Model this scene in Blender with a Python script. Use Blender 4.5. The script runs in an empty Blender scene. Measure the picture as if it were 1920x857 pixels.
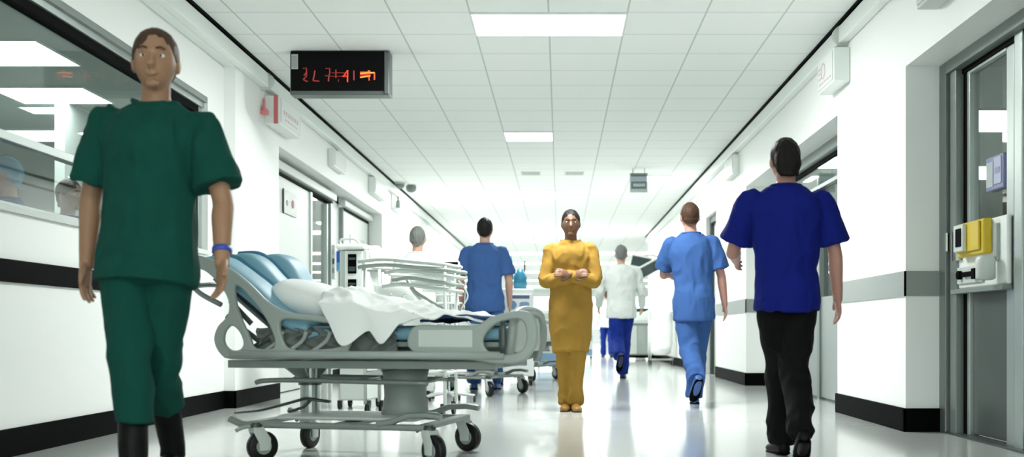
import bpy, bmesh, math, random
from mathutils import Vector, Matrix, noise
random.seed(7)
S = bpy.context.scene
COL = S.collection
PI = math.pi
def V(*a): return Vector(a)
# ------------------------------------------------------------------ materials
MATS = {}
def mat(name, col, rough=.5, metal=0, bump=0, bscale=20, mott=0, mscale=3, spec=.5, emit=0, alpha=1, coat=0, aniso=(1,1,1), sheen=0):
    if name in MATS: return MATS[name]
    m = bpy.data.materials.new(name); m.use_nodes = True
    nt = m.node_tree; n = nt.nodes; l = nt.links
    b = n['Principled BSDF']
    b.inputs['Roughness'].default_value = rough
    b.inputs['Metallic'].default_value = metal
    b.inputs['Specular IOR Level'].default_value = spec
    b.inputs['Coat Weight'].default_value = coat
    b.inputs['Sheen Weight'].default_value = sheen
    c = (*col, 1)
    b.inputs['Base Color'].default_value = c
    tc = n.new('ShaderNodeTexCoord'); mp = n.new('ShaderNodeMapping'); mp.inputs['Scale'].default_value = aniso
    l.new(tc.outputs['Object'], mp.inputs['Vector'])
    if mott:
        t = n.new('ShaderNodeTexNoise'); t.inputs['Scale'].default_value = mscale; t.inputs['Detail'].default_value = 4
        r = n.new('ShaderNodeValToRGB')
        r.color_ramp.elements[0].position = .3; r.color_ramp.elements[1].position = .7
        r.color_ramp.elements[0].color = (*[x*(1-mott) for x in col], 1)
        r.color_ramp.elements[1].color = (*[min(1, x*(1+mott)) for x in col], 1)
        l.new(mp.outputs[0], t.inputs['Vector']); l.new(t.outputs['Fac'], r.inputs[0]); l.new(r.outputs[0], b.inputs['Base Color'])
    if bump:
        t = n.new('ShaderNodeTexNoise'); t.inputs['Scale'].default_value = bscale; t.inputs['Detail'].default_value = 5
        u = n.new('ShaderNodeBump'); u.inputs['Strength'].default_value = bump; u.inputs['Distance'].default_value = .02
        l.new(mp.outputs[0], t.inputs['Vector']); l.new(t.outputs['Fac'], u.inputs['Height']); l.new(u.outputs[0], b.inputs['Normal'])
    if emit:
        b.inputs['Emission Color'].default_value = c; b.inputs['Emission Strength'].default_value = emit
    MATS[name] = m
    return m
def glass_mat(name, tint=(.9,.95,.93), gloss=.12, rough=.02):
    m = bpy.data.materials.new(name); m.use_nodes = True
    nt = m.node_tree; n = nt.nodes; l = nt.links
    n.remove(n['Principled BSDF']); out = n['Material Output']
    t = n.new('ShaderNodeBsdfTransparent'); t.inputs[0].default_value = (*tint, 1)
    g = n.new('ShaderNodeBsdfGlossy'); g.inputs['Roughness'].default_value = rough
    lw = n.new('ShaderNodeLayerWeight'); lw.inputs[0].default_value = .5; f = n.new('ShaderNodeMath'); f.operation = 'POWER'; f.inputs[1].default_value = 5; l.new(lw.outputs['Facing'], f.inputs[0])
    a = n.new('ShaderNodeMath'); a.operation = 'ADD'; a.inputs[1].default_value = gloss; a.use_clamp = True
    x = n.new('ShaderNodeMixShader')
    l.new(f.outputs[0], a.inputs[0]); l.new(a.outputs[0], x.inputs[0]); l.new(t.outputs[0], x.inputs[1]); l.new(g.outputs[0], x.inputs[2]); l.new(x.outputs[0], out.inputs[0])
    return m
def ceiling_mat():
    m = mat('ceiling_tiles', (.86,.885,.865), .85, bump=.15, bscale=90)
    nt = m.node_tree; n = nt.nodes; l = nt.links; b = n['Principled BSDF']
    g = n.new('ShaderNodeNewGeometry'); s = n.new('ShaderNodeSeparateXYZ'); l.new(g.outputs['Position'], s.inputs[0])
    def line(out, off, step, w):
        a = n.new('ShaderNodeMath'); a.operation = 'SUBTRACT'; a.inputs[1].default_value = off - step/2; l.new(out, a.inputs[0])
        d = n.new('ShaderNodeMath'); d.operation = 'FLOORED_MODULO'; d.inputs[1].default_value = step; l.new(a.outputs[0], d.inputs[0])
        e = n.new('ShaderNodeMath'); e.operation = 'SUBTRACT'; e.inputs[1].default_value = step/2; l.new(d.outputs[0], e.inputs[0])
        f = n.new('ShaderNodeMath'); f.operation = 'ABSOLUTE'; l.new(e.outputs[0], f.inputs[0])
        h = n.new('ShaderNodeMath'); h.operation = 'LESS_THAN'; h.inputs[1].default_value = w/2; l.new(f.outputs[0], h.inputs[0])
        return h.outputs[0]
    lx = line(s.outputs['X'], TX0, TS, .014); ly = line(s.outputs['Y'], TY0, TS, .03)
    m1 = n.new('ShaderNodeMixRGB'); m1.inputs[1].default_value = (.86,.885,.865,1); m1.inputs[2].default_value = (.72,.75,.73,1); l.new(ly, m1.inputs[0])
    m2 = n.new('ShaderNodeMixRGB'); m2.inputs[2].default_value = (.55,.585,.56,1); l.new(lx, m2.inputs[0]); l.new(m1.outputs[0], m2.inputs[1])
    l.new(m2.outputs[0], b.inputs['Base Color'])
    return m
TX0, TY0, TS = -.087, 8.14, .605      # ceiling grid origin and tile size
CZ = 3.11                             # ceiling height
# ------------------------------------------------------------------ mesh helpers
class MB:
    def __init__(s): s.bm = bmesh.new()
    def box(s, x0, x1, y0, y1, z0, z1):
        if x0 > x1: x0, x1 = x1, x0
        if y0 > y1: y0, y1 = y1, y0
        v = [s.bm.verts.new((x, y, z)) for z in (z0, z1) for y in (y0, y1) for x in (x0, x1)]
        for f in ((0,2,3,1), (4,5,7,6), (0,1,5,4), (2,6,7,3), (0,4,6,2), (1,3,7,5)): s.bm.faces.new([v[i] for i in f])
        return s
    def loft(s, pts, ra, rb=None, axis=None, n=14, cap=True, closed=False, power=1.0):
        pts = [Vector(p) for p in pts]; N = len(pts)
        if not isinstance(ra, (list, tuple)): ra = [ra]*N
        if rb is None: rb = ra
        if not isinstance(rb, (list, tuple)): rb = [rb]*N
        rings = []; prevA = None
        for i, p in enumerate(pts):
            if closed: T = pts[(i+1) % N] - pts[i-1]
            else: T = pts[min(i+1, N-1)] - pts[max(i-1, 0)]
            if T.length < 1e-9: T = Vector((0,0,1))
            T.normalize()
            if axis is not None: A = Vector(axis)
            elif prevA is not None: A = prevA
            else: A = Vector((0,0,1)) if abs(T.z) < .9 else Vector((1,0,0))
            A = A - T*A.dot(T)
            if A.length < 1e-6: A = T.orthogonal()
            A.normalize(); B = T.cross(A); prevA = A
            r = []
            for k in range(n):
                a = 2*PI*k/n; c, d = math.cos(a), math.sin(a)
                if power != 1: c = math.copysign(abs(c)**power, c); d = math.copysign(abs(d)**power, d)
                r.append(s.bm.verts.new(p + A*(c*ra[i]) + B*(d*rb[i])))
            rings.append(r)
        for i in range(N if closed else N-1):
            a, b = rings[i], rings[(i+1) % N]
            for k in range(n): s.bm.faces.new((a[k], a[(k+1) % n], b[(k+1) % n], b[k]))
        if cap and not closed:
            s.bm.faces.new(rings[0][::-1]); s.bm.faces.new(rings[-1])
        return s
    def tube(s, pts, r, n=10, sm=0, closed=False):
        if sm: pts, (r,) = smooth_path(pts, [r if isinstance(r, (list, tuple)) else [r]*len(pts)], sm)
        return s.loft(pts, r, n=n, closed=closed)
    def ball(s, c, r, n=12, m=None):
        M = Matrix.Translation(Vector(c)) @ Matrix.Diagonal((*(r if isinstance(r, (list, tuple)) else (r,r,r)), 1))
        bmesh.ops.create_uvsphere(s.bm, u_segments=n, v_segments=m or n*2//3, radius=1, matrix=M); return s
    def cyl(s, a, b, r, n=20, r2=None): return s.loft([a, b], [r, r if r2 is None else r2], n=n)
    def mesh(s, name='m'):
        bmesh.ops.recalc_face_normals(s.bm, faces=s.bm.faces)
        me = bpy.data.meshes.new(name); s.bm.to_mesh(me); s.bm.free(); return me
def smooth_path(pts, chans, k):
    pts = [Vector(p) for p in pts]; N = len(pts); P = []; C = [[] for _ in chans]
    for i in range(N-1):
        p0, p1, p2, p3 = pts[max(i-1,0)], pts[i], pts[i+1], pts[min(i+2,N-1)]
        for j in range(k):
            t = j/k
            P.append(.5*((2*p1) + (p2-p0)*t + (2*p0-5*p1+4*p2-p3)*t*t + (3*p1-p0-3*p2+p3)*t**3))
            for c, o in zip(chans, C): o.append(c[i]*(1-t) + c[i+1]*t)
    P.append(pts[-1])
    for c, o in zip(chans, C): o.append(c[-1])
    return P, C
def obj(name, me, m, parent=None, loc=None, bevel=0, smooth=False, sub=0):
    if isinstance(me, MB): me = me.mesh(name)
    o = bpy.data.objects.new(name, me); COL.objects.link(o)
    if m is not None:
        for x in (m if isinstance(m, (list, tuple)) else [m]): me.materials.append(x)
    if parent is not None: o.parent = parent
    if loc is not None: o.location = loc
    if smooth:
        for p in me.polygons: p.use_smooth = True
    if bevel:
        b = o.modifiers.new('Bevel', 'BEVEL'); b.width = bevel; b.segments = 3; b.limit_method = 'ANGLE'; b.angle_limit = .6
        for p in me.polygons: p.use_smooth = True
        w = o.modifiers.new('W', 'WEIGHTED_NORMAL')
    if sub:
        b = o.modifiers.new('Sub', 'SUBSURF'); b.levels = b.render_levels = sub
    return o
def struct(name, me, m, **k):
    o = obj(name, me, m, **k)
    if o.parent is None: o['kind'] = 'structure'
    return o
def empty(name, loc=(0,0,0), rz=0):
    o = bpy.data.objects.new(name, None); COL.objects.link(o); o.location = loc; o.rotation_euler = (0,0,rz); o.empty_display_size = .1
    return o
def tag(o, label, cat=None, group=None, kind=None):
    o['label'] = label
    if cat: o['category'] = cat
    if group: o['group'] = group
    if kind: o['kind'] = kind
    return o
def thing(name, label, cat, loc=(0,0,0), rz=0, group=None): return tag(empty(name, loc, rz), label, cat, group)
def copy_tree(o, parent=None):
    c = o.copy(); COL.objects.link(c)
    if parent is not None: c.parent = parent
    for ch in list(o.children): copy_tree(ch, c)
    return c
def evald(ob):
    dg = bpy.context.evaluated_depsgraph_get(); dg.update()
    me = bpy.data.meshes.new_from_object(ob.evaluated_get(dg)); return me
def panel_mesh(name, outline, holes, thick, smooth_k=4, bev=.006):
    """outline/holes in (u, z); slab of given thickness centred on v=0, rounded edge"""
    cu = bpy.data.curves.new(name, 'CURVE'); cu.dimensions = '2D'; cu.fill_mode = 'BOTH'; cu.extrude = max(thick/2-bev, .001); cu.bevel_depth = bev; cu.bevel_resolution = 2; cu.offset = -bev
    for ring, k in [(outline, smooth_k)] + [(h, smooth_k) for h in holes]:
        pts = [Vector((a, b, 0)) for a, b in ring]
        if k:
            n = len(pts); q = []
            for i in range(n):
                p0, p1, p2, p3 = pts[i-1], pts[i], pts[(i+1) % n], pts[(i+2) % n]
                for j in range(k):
                    t = j/k; q.append(.5*((2*p1) + (p2-p0)*t + (2*p0-5*p1+4*p2-p3)*t*t + (3*p1-p0-3*p2+p3)*t**3))
            pts = q
        sp = cu.splines.new('POLY'); sp.points.add(len(pts)-1); sp.use_cyclic_u = True
        for i, p in enumerate(pts): sp.points[i].co = (p.x, p.y, 0, 1)
    tmp = bpy.data.objects.new('t', cu); COL.objects.link(tmp)
    me = evald(tmp); bpy.data.objects.remove(tmp)
    me.transform(Matrix.Rotation(PI/2, 4, 'X'))
    return me
def text_obj(name, s, size, m, parent, M, extrude=.001, font_x=1):
    cu = bpy.data.curves.new(name, 'FONT'); cu.body = s; cu.size = size; cu.extrude = extrude; cu.align_x = 'CENTER'; cu.align_y = 'CENTER'
    tmp = bpy.data.objects.new('t', cu); COL.objects.link(tmp); me = evald(tmp); bpy.data.objects.remove(tmp)
    me.transform(M @ Matrix.Diagonal((font_x,1,1,1)))
    me.materials.clear()
    return obj(name, me, m, parent)
def grid_mesh(nu, nv, f):
    bm = bmesh.new(); g = [[bm.verts.new(f(i/(nu-1), j/(nv-1))) for j in range(nv)] for i in range(nu)]
    for i in range(nu-1):
        for j in range(nv-1): bm.faces.new((g[i][j], g[i+1][j], g[i+1][j+1], g[i][j+1]))
    bmesh.ops.recalc_face_normals(bm, faces=bm.faces)
    me = bpy.data.meshes.new('g'); bm.to_mesh(me); bm.free(); return me
def solid(o, t, off=-1):
    m = o.modifiers.new('Solid', 'SOLIDIFY'); m.thickness = t; m.offset = off; return o

# palette
wallw = mat('wall_paint', (.86,.885,.865), .45, bump=.03, bscale=60)
wallin = mat('reveal_paint', (.82,.85,.83), .5)
white = mat('white_plastic', (.80,.84,.81), .35)
offw = mat('grey_white_plastic', (.55,.60,.57), .4)
grey = mat('grey_plastic', (.33,.375,.35), .38, mott=.05)
midgrey = mat('mid_grey_paint', (.20,.235,.22), .4)
dgrey = mat('dark_grey_metal', (.055,.07,.065), .35, metal=.3)
alu = mat('brushed_aluminium', (.42,.47,.45), .32, metal=.75, bump=.04, bscale=40, aniso=(1,1,12))
chrome = mat('chrome', (.7,.74,.72), .12, metal=1)
black = mat('black_rubber', (.006,.007,.007), .4, bump=.05, spec=.3)
blackm = mat('black_trim', (.0015,.002,.002), .6, spec=.03)
bandg = mat('grey_band_vinyl', (.26,.29,.275), .4)
# ------------------------------------------------------------------ room shell
XL, XR = -2.8, 2.28
# floor: pale glossy vinyl
fm = mat('polished_vinyl_floor', (.52,.55,.53), .16, mott=.03, mscale=1.2, spec=.6, coat=.25, bump=.012, bscale=3)
fm.node_tree.nodes['Principled BSDF'].inputs['Coat Roughness'].default_value = .08
struct('floor', MB().box(-11, 11, -6, 64, -.1, 0), fm)
struct('ceiling', MB().box(-2.95, 2.75, -6, 26.6, CZ, CZ+.1).box(-11, 11, 26.6, 64, CZ, CZ+.1), ceiling_mat())
# left wall
w = MB()
w.box(-3.1, -2.9, -6, 9.15, 0, 1.32).box(-3.1, -2.9, -6, 9.15, 2.588, CZ).box(-3.1, -2.9, -6, 2.6, 1.32, 2.588).box(-3.1, -2.9, 8.74, 9.15, 1.32, 2.588)
w.box(-3.1, XL, 9.15, 10.57, 0, CZ).box(-3.1, XL, 10.57, 16.7, 2.51, CZ)
w.box(-3.2, -3.06, 10.57, 12.7, 0, 2.42).box(-3.2, -3.06, 13.9, 14.67, 0, 2.51).box(-3.2, -3.06, 10.57, 16.7, 2.42, 2.51).box(-3.2,-3.06,10.4,10.6,0,2.5)
w.box(-3.2, XL, 16.7, 31, 0, CZ)
struct('wall_left', w, wallw)
# right wall
w = MB()
w.box(XR, 2.7, -6, 4.0, 0, CZ).box(XR, 2.7, 4.0, 7.0, 2.41, CZ)
w.box(XR, 2.75, 7.0, 8.72, 0, CZ).box(XR, 2.75, 8.72, 13, 2.44, CZ).box(2.60, 2.75, 12.2, 13.1, 0, 2.5)
w.box(XR, 2.75, 13, 15.5, 0, CZ).box(XR, 2.75, 15.5, 16.6, 2.44, CZ).box(XR, 2.75, 16.6, 27.4, 0, CZ)
struct('wall_right', w, wallw)
# lobby at the far end
struct('wall_lobby_left', MB().box(-11, -10.8, 26.6, 64, 0, CZ).box(-10.8, -3.2, 26.6, 26.75, 0, CZ), wallw)
struct('wall_lobby_right', MB().box(10.8, 11, 26.6, 64, 0, CZ).box(2.75, 10.8, 26.6, 26.75, 0, CZ), wallw)
w = MB().box(-11, 11, 62, 62.2, 0, .75).box(-11, 11, 62, 62.2, 2.75, CZ)
for i in range(9): w.box(-11+i*2.7, -10.6+i*2.7, 62, 62.2, .75, 2.75)
struct('wall_end', w, wallw)
lobglass = glass_mat('clear_glass')
for i in range(8):
    x0 = -10.6+i*2.7; x1 = -11+(i+1)*2.7
    fr = struct('window_%d' % (i+2), MB().box(x0, x0+.05, 62.02, 62.1, .75, 2.75).box(x1-.05, x1, 62.02, 62.1, .75, 2.75).box(x0+.05, x1-.05, 62.02, 62.1, .75, .8).box(x0+.05, x1-.05, 62.02, 62.1, 2.7, 2.75), alu)
    struct('pane', MB().box(x0+.05, x1-.05, 62.05, 62.06, .8, 2.7), lobglass, parent=fr)
# ceiling edge: black shadow line and white cable trunking under it
for sgn, X, nm, y1 in ((1, XL, 'left', 31), (-1, XR, 'right', 27.4)):
    struct('trim_%d' % (1 if sgn > 0 else 2), MB().box(X, X+sgn*.085, -6, y1, CZ-.022, CZ), blackm)
    a = MB().box(X, X+sgn*.075, -6, y1, CZ-.165, CZ-.03)
    if sgn > 0: a.box(-2.9, X, -6, 9.15, CZ-.165, CZ)
    struct('trim_%d' % (3 if sgn > 0 else 4), a, white, bevel=.012)
# baseboards
def bb(name, segs): 
    m = MB()
    for s_ in segs: m.box(*s_, 0, .15)
    return struct(name, m, blackm)
bb('baseboard_left', [(-2.9,-2.885,-6,9.15), (-2.9,-2.79,9.137,9.15), (-2.8,-2.785,9.137,10.57), (-2.8,-2.785,16.7,31), (-3.06,-2.785,16.69,16.7), (-3.06,-3.045,10.57,12.7), (-3.06,-3.045,13.9,14.67)])
m = MB()
for s_ in ((2.262,2.28,6.982,8.73), (2.262,2.59,6.982,7.0), (2.262,2.28,12.982,15.5), (2.262,2.6,12.982,13.0), (2.262,2.28,16.6,27.4)): m.box(*s_, .0, .155)
struct('baseboard_right', m, blackm, bevel=.003)
# bumper bands
m = MB().box(-2.9,-2.88,-6,7.15,.92,1.04)
tag(obj('bumper_rail', m, blackm, bevel=.004), 'black bumper rail along the near left wall under the observation window', 'bumper rail')
m = MB()
for s_ in ((2.268,2.28,6.988,8.72), (2.268,2.59,6.988,7.0)): m.box(*s_, .895, 1.06)
struct('trim_5', m, bandg)
m = MB()
for s_ in ((2.268,2.28,12.988,15.5), (2.268,2.6,12.988,13.0), (2.268,2.28,16.6,27.4)): m.box(*s_, .895, 1.06)
struct('trim_6', m, bandg)

# observation window, left
gl = glass_mat('window_glass', (.80,.86,.84), .03)
wf = struct('window_1', MB().box(-3.05,-2.93,2.6,8.74,2.50,2.588).box(-3.05,-2.95,2.6,8.74,1.32,1.355).box(-3.05,-2.95,8.66,8.74,1.355,2.50).box(-3.04,-2.97,2.6,8.66,1.69,1.74).box(-3.05,-2.96,2.6,2.66,1.355,2.5), alu, bevel=.004)
struct('gasket', MB().box(-3.02,-2.95,2.66,8.66,2.445,2.50).box(-3.02,-2.96,8.63,8.66,1.355,2.445), blackm, parent=wf)
struct('head_panel', MB().box(-2.93,-2.905,2.6,8.74,2.545,2.588), midgrey, parent=wf)
struct('window_pane', MB().box(-3.0,-2.99,2.66,8.63,1.355,2.445), gl, parent=wf)
struct('window_sill', MB().box(-3.1,-2.88,2.6,8.74,1.29,1.325), offw, parent=wf)
# ward behind the glass
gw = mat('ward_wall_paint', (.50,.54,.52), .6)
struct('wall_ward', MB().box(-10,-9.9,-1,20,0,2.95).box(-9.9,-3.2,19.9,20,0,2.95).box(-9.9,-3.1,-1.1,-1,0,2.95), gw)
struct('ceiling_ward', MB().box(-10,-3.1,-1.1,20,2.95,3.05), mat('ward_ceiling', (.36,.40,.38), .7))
# ---- ceiling lights
LIT = mat('light_diffuser', (1,1,.99), .5, emit=5.0)
def lamp(x0, x1, y0, y1, z, label, watts, group='recessed ceiling light panels', frame=True):
    t = thing('ceiling_light', label, 'ceiling light', ((x0+x1)/2, (y0+y1)/2, z), 0, group)
    a, b = (x1-x0)/2, (y1-y0)/2
    obj('diffuser', MB().box(-a+.012, a-.012, -b+.012, b-.012, -.012, 0), LIT, t)
    obj('frame', MB().box(-a, a, -b, -b+.012, -.016, 0).box(-a, a, b-.012, b, -.016, 0).box(-a, -a+.012, -b+.012, b-.012, -.016, 0).box(a-.012, a, -b+.012, b-.012, -.016, 0), white, t)
    L = bpy.data.lights.new('panel_lamp', 'AREA'); L.shape = 'RECTANGLE'; L.size = x1-x0-.03; L.size_y = y1-y0-.03; L.energy = watts; L.color = (.985,1,.985)
    lo = bpy.data.objects.new('panel_lamp', L); COL.objects.link(lo); lo.parent = t; lo.location = (0,0,-.02)
    return t
def cell(i0, n, j, m=1): return TX0+i0*TS, TX0+(i0+n)*TS, TY0+j*TS, TY0+(j+m)*TS
W = 50
lamp(*cell(-1,2,0), CZ, 'large white ceiling light panel nearest the camera, above the hall', W*2.6)
lamp(*cell(-1,1,8), CZ, 'single square ceiling light behind the nearest large panel', W)
lamp(*cell(2,1,14), CZ, 'ceiling light partly hidden by the hanging grey sign', W)
lamp(*cell(-4,4,17,2), CZ, 'wide band of ceiling lights above the standing staff', W*1.5)
lamp(TX0-1.4*TS, TX0-.9*TS, 23.6, 24.2, CZ, 'small ceiling light in front of the far bright strip', W*.7)
lamp(-2.4, 2.1, 25.6, 26.5, CZ, 'long bright ceiling strip where the hall meets the lobby', W*1.1)
lamp(-.9, -.5, 28.4, 29.0, CZ, 'small ceiling light just beyond the long strip in the lobby', W)
for k, yy in enumerate((32.6, 37.5, 43, 50, 57)):
    lamp(-6, 6, yy, yy+.9, CZ, ['wide lobby ceiling strip closest to the hall','second wide ceiling strip in the lobby','third wide ceiling strip deep in the lobby','fourth ceiling strip deep in the lobby','farthest ceiling strip before the end windows'][k], W*1.8, 'lobby ceiling strips')
# more of the hall's panels, above and behind the frame's upper edge
for j in (-19, -12):
    lamp(*cell(-1,2,j), CZ, 'ceiling light panel overhead outside the view', W*.55)
# ward lights
for x0, x1, y0, y1, lb in ((-5.2,-4.1,8.3,9.1,'nearest bright ceiling light seen through the observation window'), (-5.35,-4.45,9.9,10.6,'second ceiling light seen through the observation window'), (-5.5,-4.9,10.75,11.1,'small ceiling light seen through the observation window'), (-6.9,-5.2,12.0,12.7,'farthest ceiling light seen through the observation window'), (-6,-4.4,4,4.6,'ward ceiling light outside the view')):
    lamp(x0, x1, y0, y1, 2.95, lb, 22, 'ward ceiling lights')

# ---- right near door
frm = mat('door_frame_metal', (.21,.24,.23), .35, metal=.5)
d = struct('door_1', MB().box(2.50,2.62,6.89,7.0,0,2.41).box(2.50,2.62,4.0,6.89,2.33,2.41).box(2.52,2.60,6.76,6.86,0,2.33), frm, bevel=.006)
struct('jamb_gasket', MB().box(2.55,2.60,6.86,6.89,0,2.33).box(2.57,2.6,6.70,6.76,.0,2.3).box(2.56,2.60,4.0,6.76,2.30,2.33), blackm, parent=d)
struct('door_pane', MB().box(2.60,2.612,6.12,6.70,.95,2.28), glass_mat('door_glass', (.66,.71,.69), .10), parent=d)
struct('kick_panel', MB().box(2.595,2.63,6.10,6.66,.02,.93), mat('door_panel_grey', (.05,.064,.059), .35, mott=.08), parent=d, bevel=.004)
struct('stile', MB().box(2.57,2.63,6.66,6.70,0,2.30).box(2.575,2.63,6.02,6.12,0,2.30).box(2.57,2.63,6.12,6.66,2.28,2.30), alu, parent=d, bevel=.004)
struct('stile', MB().box(2.55,2.62,5.86,5.96,0,2.33), alu, parent=d, bevel=.006)
struct('threshold', MB().box(2.5,2.64,4.0,6.89,0,.012), dgrey, parent=d)
struct('side_pane', MB().box(2.60,2.612,4.0,5.86,.1,2.30), gl, parent=d)
struct('hinge', MB().cyl((2.51,6.885,1.18),(2.51,6.885,1.30),.012), chrome, parent=d)
# room behind that door
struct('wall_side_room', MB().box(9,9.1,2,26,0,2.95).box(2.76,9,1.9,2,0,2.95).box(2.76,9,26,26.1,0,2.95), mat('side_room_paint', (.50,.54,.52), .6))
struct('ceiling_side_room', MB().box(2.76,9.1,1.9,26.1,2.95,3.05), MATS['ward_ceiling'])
lamp(5.7, 7.0, 14.6, 15.9, 2.95, 'farther added light panel imitating the lower reflection in the glass of the right door', 30, 'added light panels imitating reflections in the right glass')  # lit panel added behind the pane to imitate the lower reflected ceiling light
lamp(4.1, 5.3, 10.9, 12.1, 2.95, 'nearer added light panel imitating the higher reflection in the glass of the right door', 30, 'added light panels imitating reflections in the right glass')  # likewise added: imitates the upper reflection and brightens the side room
# equipment board on the door
t = thing('glove_dispenser_board', 'white wall board with yellow dispenser and small black gadgets on the right door', 'dispenser board', (2.57,6.43,.93))
obj('backboard', MB().box(-.03,0,-.40,.40,.0,.40), white, t, bevel=.012)
yl = mat('yellow_plastic', (.62,.45,.02), .35, mott=.08)
yb = obj('yellow_box', MB().box(-.085,-.03,-.20,.22,.19,.40), yl, t, bevel=.012)
obj('lid', MB().box(-.10,-.085,-.16,.19,.215,.39), yl, yb, bevel=.01)
gd = obj('gadget', MB().box(-.125,-.10,.02,.17,.22,.385), offw, t, bevel=.006)
obj('screen', MB().box(-.131,-.125,.04,.12,.25,.36), blackm, gd)
obj('card_slot', MB().box(-.05,-.03,.27,.35,.18,.37).box(-.05,-.03,.37,.39,.18,.37), grey, t, bevel=.003)
obj('card_slot', MB().box(-.05,-.03,-.30,-.26,.14,.36), grey, t, bevel=.003)
mp_ = obj('control_plate', MB().box(-.045,-.03,-.08,.32,.03,.135), offw, t, bevel=.004)
obj('knob', MB().cyl((-.045,.25,.085),(-.07,.25,.085),.028).box(-.065,-.045,.0,.2,.07,.10).box(-.07,-.045,-.02,.03,.05,.115), blackm, mp_, bevel=.003)
obj('cup', MB().loft([(-.10,-.27,.03),(-.10,-.27,.04),(-.10,-.27,.15),(-.10,-.27,.17)],[.04,.055,.055,.045],n=20), offw, t, smooth=True)
obj('ledge', MB().box(-.06,.0,-.40,.40,-.03,.0), midgrey, t, bevel=.004)
# notice holder on glass
t = thing('leaflet_holder', 'small twin leaflet holder with lilac paper on the right door glass', 'leaflet holder', (2.598,6.27,1.50))
bl = mat('lilac_plastic', (.22,.24,.42), .4)
obj('holder', MB().box(-.03,0,-.12,.13,0,.20), bl, t, bevel=.006)
obj('paper', MB().box(-.034,-.03,.02,.115,.02,.17), mat('grey_paper', (.42,.46,.47), .7), t)
p2 = obj('paper', MB().box(-.036,-.03,-.10,.0,.03,.185), mat('pale_lilac_paper', (.45,.48,.62), .7), t)
obj('print', MB().box(-.038,-.036,-.085,-.015,.09,.125), bl, p2)

# ---- right second recess: wide doorway with grey panels and glass above
d = struct('door_2', MB().box(2.50,2.60,8.72,8.80,0,2.44).box(2.50,2.60,8.80,12.2,2.34,2.44).box(2.50,2.6,12.1,12.2,0,2.34).box(2.54,2.60,8.80,12.1,2.06,2.10).box(2.54,2.60,10.4,10.5,0,2.06), frm, bevel=.004)
struct('head_gasket', MB().box(2.56,2.6,8.80,12.1,2.31,2.34), blackm, parent=d)
struct('pane', MB().box(2.585,2.595,8.80,10.4,1.0,2.06).box(2.585,2.595,8.80,12.1,2.10,2.31).box(2.585,2.595,10.5,12.1,1.0,2.06), gl, parent=d)
for a, b in ((8.80,10.4),(10.5,12.1)): struct('door_panel', MB().box(2.56,2.60,a,b,.02,1.0), mat('lower_door_grey', (.30,.34,.325), .4), parent=d, bevel=.003)
t = thing('notice_board', 'small grey notice plate on doorway glass beside the man in royal blue', 'notice', (2.57,9.05,1.86))
obj('plate', MB().box(-.012,.0,-.20,.25,-.04,.18), mat('plate_grey', (.33,.37,.355), .4, mott=.15, mscale=12), t, bevel=.003)
obj('emblem', MB().cyl((-.012,-.02,.05),(-.018,-.02,.05),.035).cyl((-.012,-.04,.0),(-.018,-.04,.0),.025), dgrey, t)
obj('emblem', MB().cyl((-.012,-.14,.03),(-.016,-.14,.03),.02), grey, t)
lamp(2.95, 3.95, 13.8, 14.8, 2.95, 'added light panel imitating a ceiling reflection in the doorway glass behind the man in the royal blue top', 60, 'added light panels imitating reflections in the right glass')  # added lamp panel; stands in for the ceiling mirrored in this doorway's glass
# right third recess: narrow dark framed door
d = struct('door_3', MB().box(2.34,2.44,15.5,15.6,0,2.44).box(2.34,2.44,16.5,16.6,0,2.44).box(2.34,2.44,15.6,16.5,2.34,2.44), dgrey, bevel=.004)
struct('door_leaf', MB().box(2.40,2.44,15.6,16.5,.01,2.34), offw, parent=d)
struct('door_handle', MB().tube([(2.40,15.7,1.0),(2.35,15.7,1.0),(2.35,15.85,1.0)],.012), chrome, parent=d)

# ---- left doors in the recess
dl = mat('pale_door_laminate', (.66,.71,.68), .4)
d = struct('door_4', MB().box(-3.06,-2.98,12.7,12.78,0,2.42).box(-3.06,-2.98,13.82,13.9,0,2.42).box(-3.06,-2.98,11.2,13.9,2.36,2.42).box(-3.06,-2.99,13.62,13.68,0,2.30), alu, bevel=.004)
struct('door_track', MB().box(-2.98,-2.93,10.6,13.95,2.37,2.46), offw, parent=d, bevel=.01)
struct('track_slot', MB().box(-3.05,-2.975,10.6,13.9,2.335,2.36), blackm, parent=d)
struct('door_pane', MB().box(-3.04,-3.03,12.78,13.82,.1,2.335), glass_mat('left_door_glass', (.55,.62,.59), .10), parent=d)
struct('door_leaf', MB().box(-3.055,-3.0,10.62,12.7,0.01,2.33), dl, parent=d)
struct('door_handle', MB().cyl((-2.97,12.6,.95),(-2.97,12.6,1.25),.012), chrome, parent=d)
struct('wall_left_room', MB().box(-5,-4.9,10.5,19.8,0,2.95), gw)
lamp(-4.6, -3.6, 14.8, 15.4, 2.95, 'added ceiling light brightening the room behind the glazed left door', 60, 'ward ceiling lights')  # lamp added to lift the otherwise dark opening behind the left pane
d = struct('door_5', MB().box(-3.06,-3.0,14.67,14.75,0,2.38).box(-3.06,-3.0,16.6,16.68,0,2.38), midgrey, bevel=.004)
struct('door_track', MB().box(-3.0,-2.93,14.5,16.68,2.38,2.46), offw, parent=d, bevel=.01)
struct('track_slot', MB().box(-3.05,-2.995,14.7,16.6,2.345,2.38), blackm, parent=d)
struct('door_leaf', MB().box(-3.055,-3.01,14.75,16.6,.01,2.345), dl, parent=d)
struct('vision_panel', MB().box(-3.008,-3.0,15.2,16.3,1.6,2.05), mat('frosted_panel', (.55,.61,.58), .25), parent=d)
# projecting pier between the doors
struct('trim_7', MB().box(-3.06,-3.01,13.95,14.05,0,2.51), wallin, bevel=.004)
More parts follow.
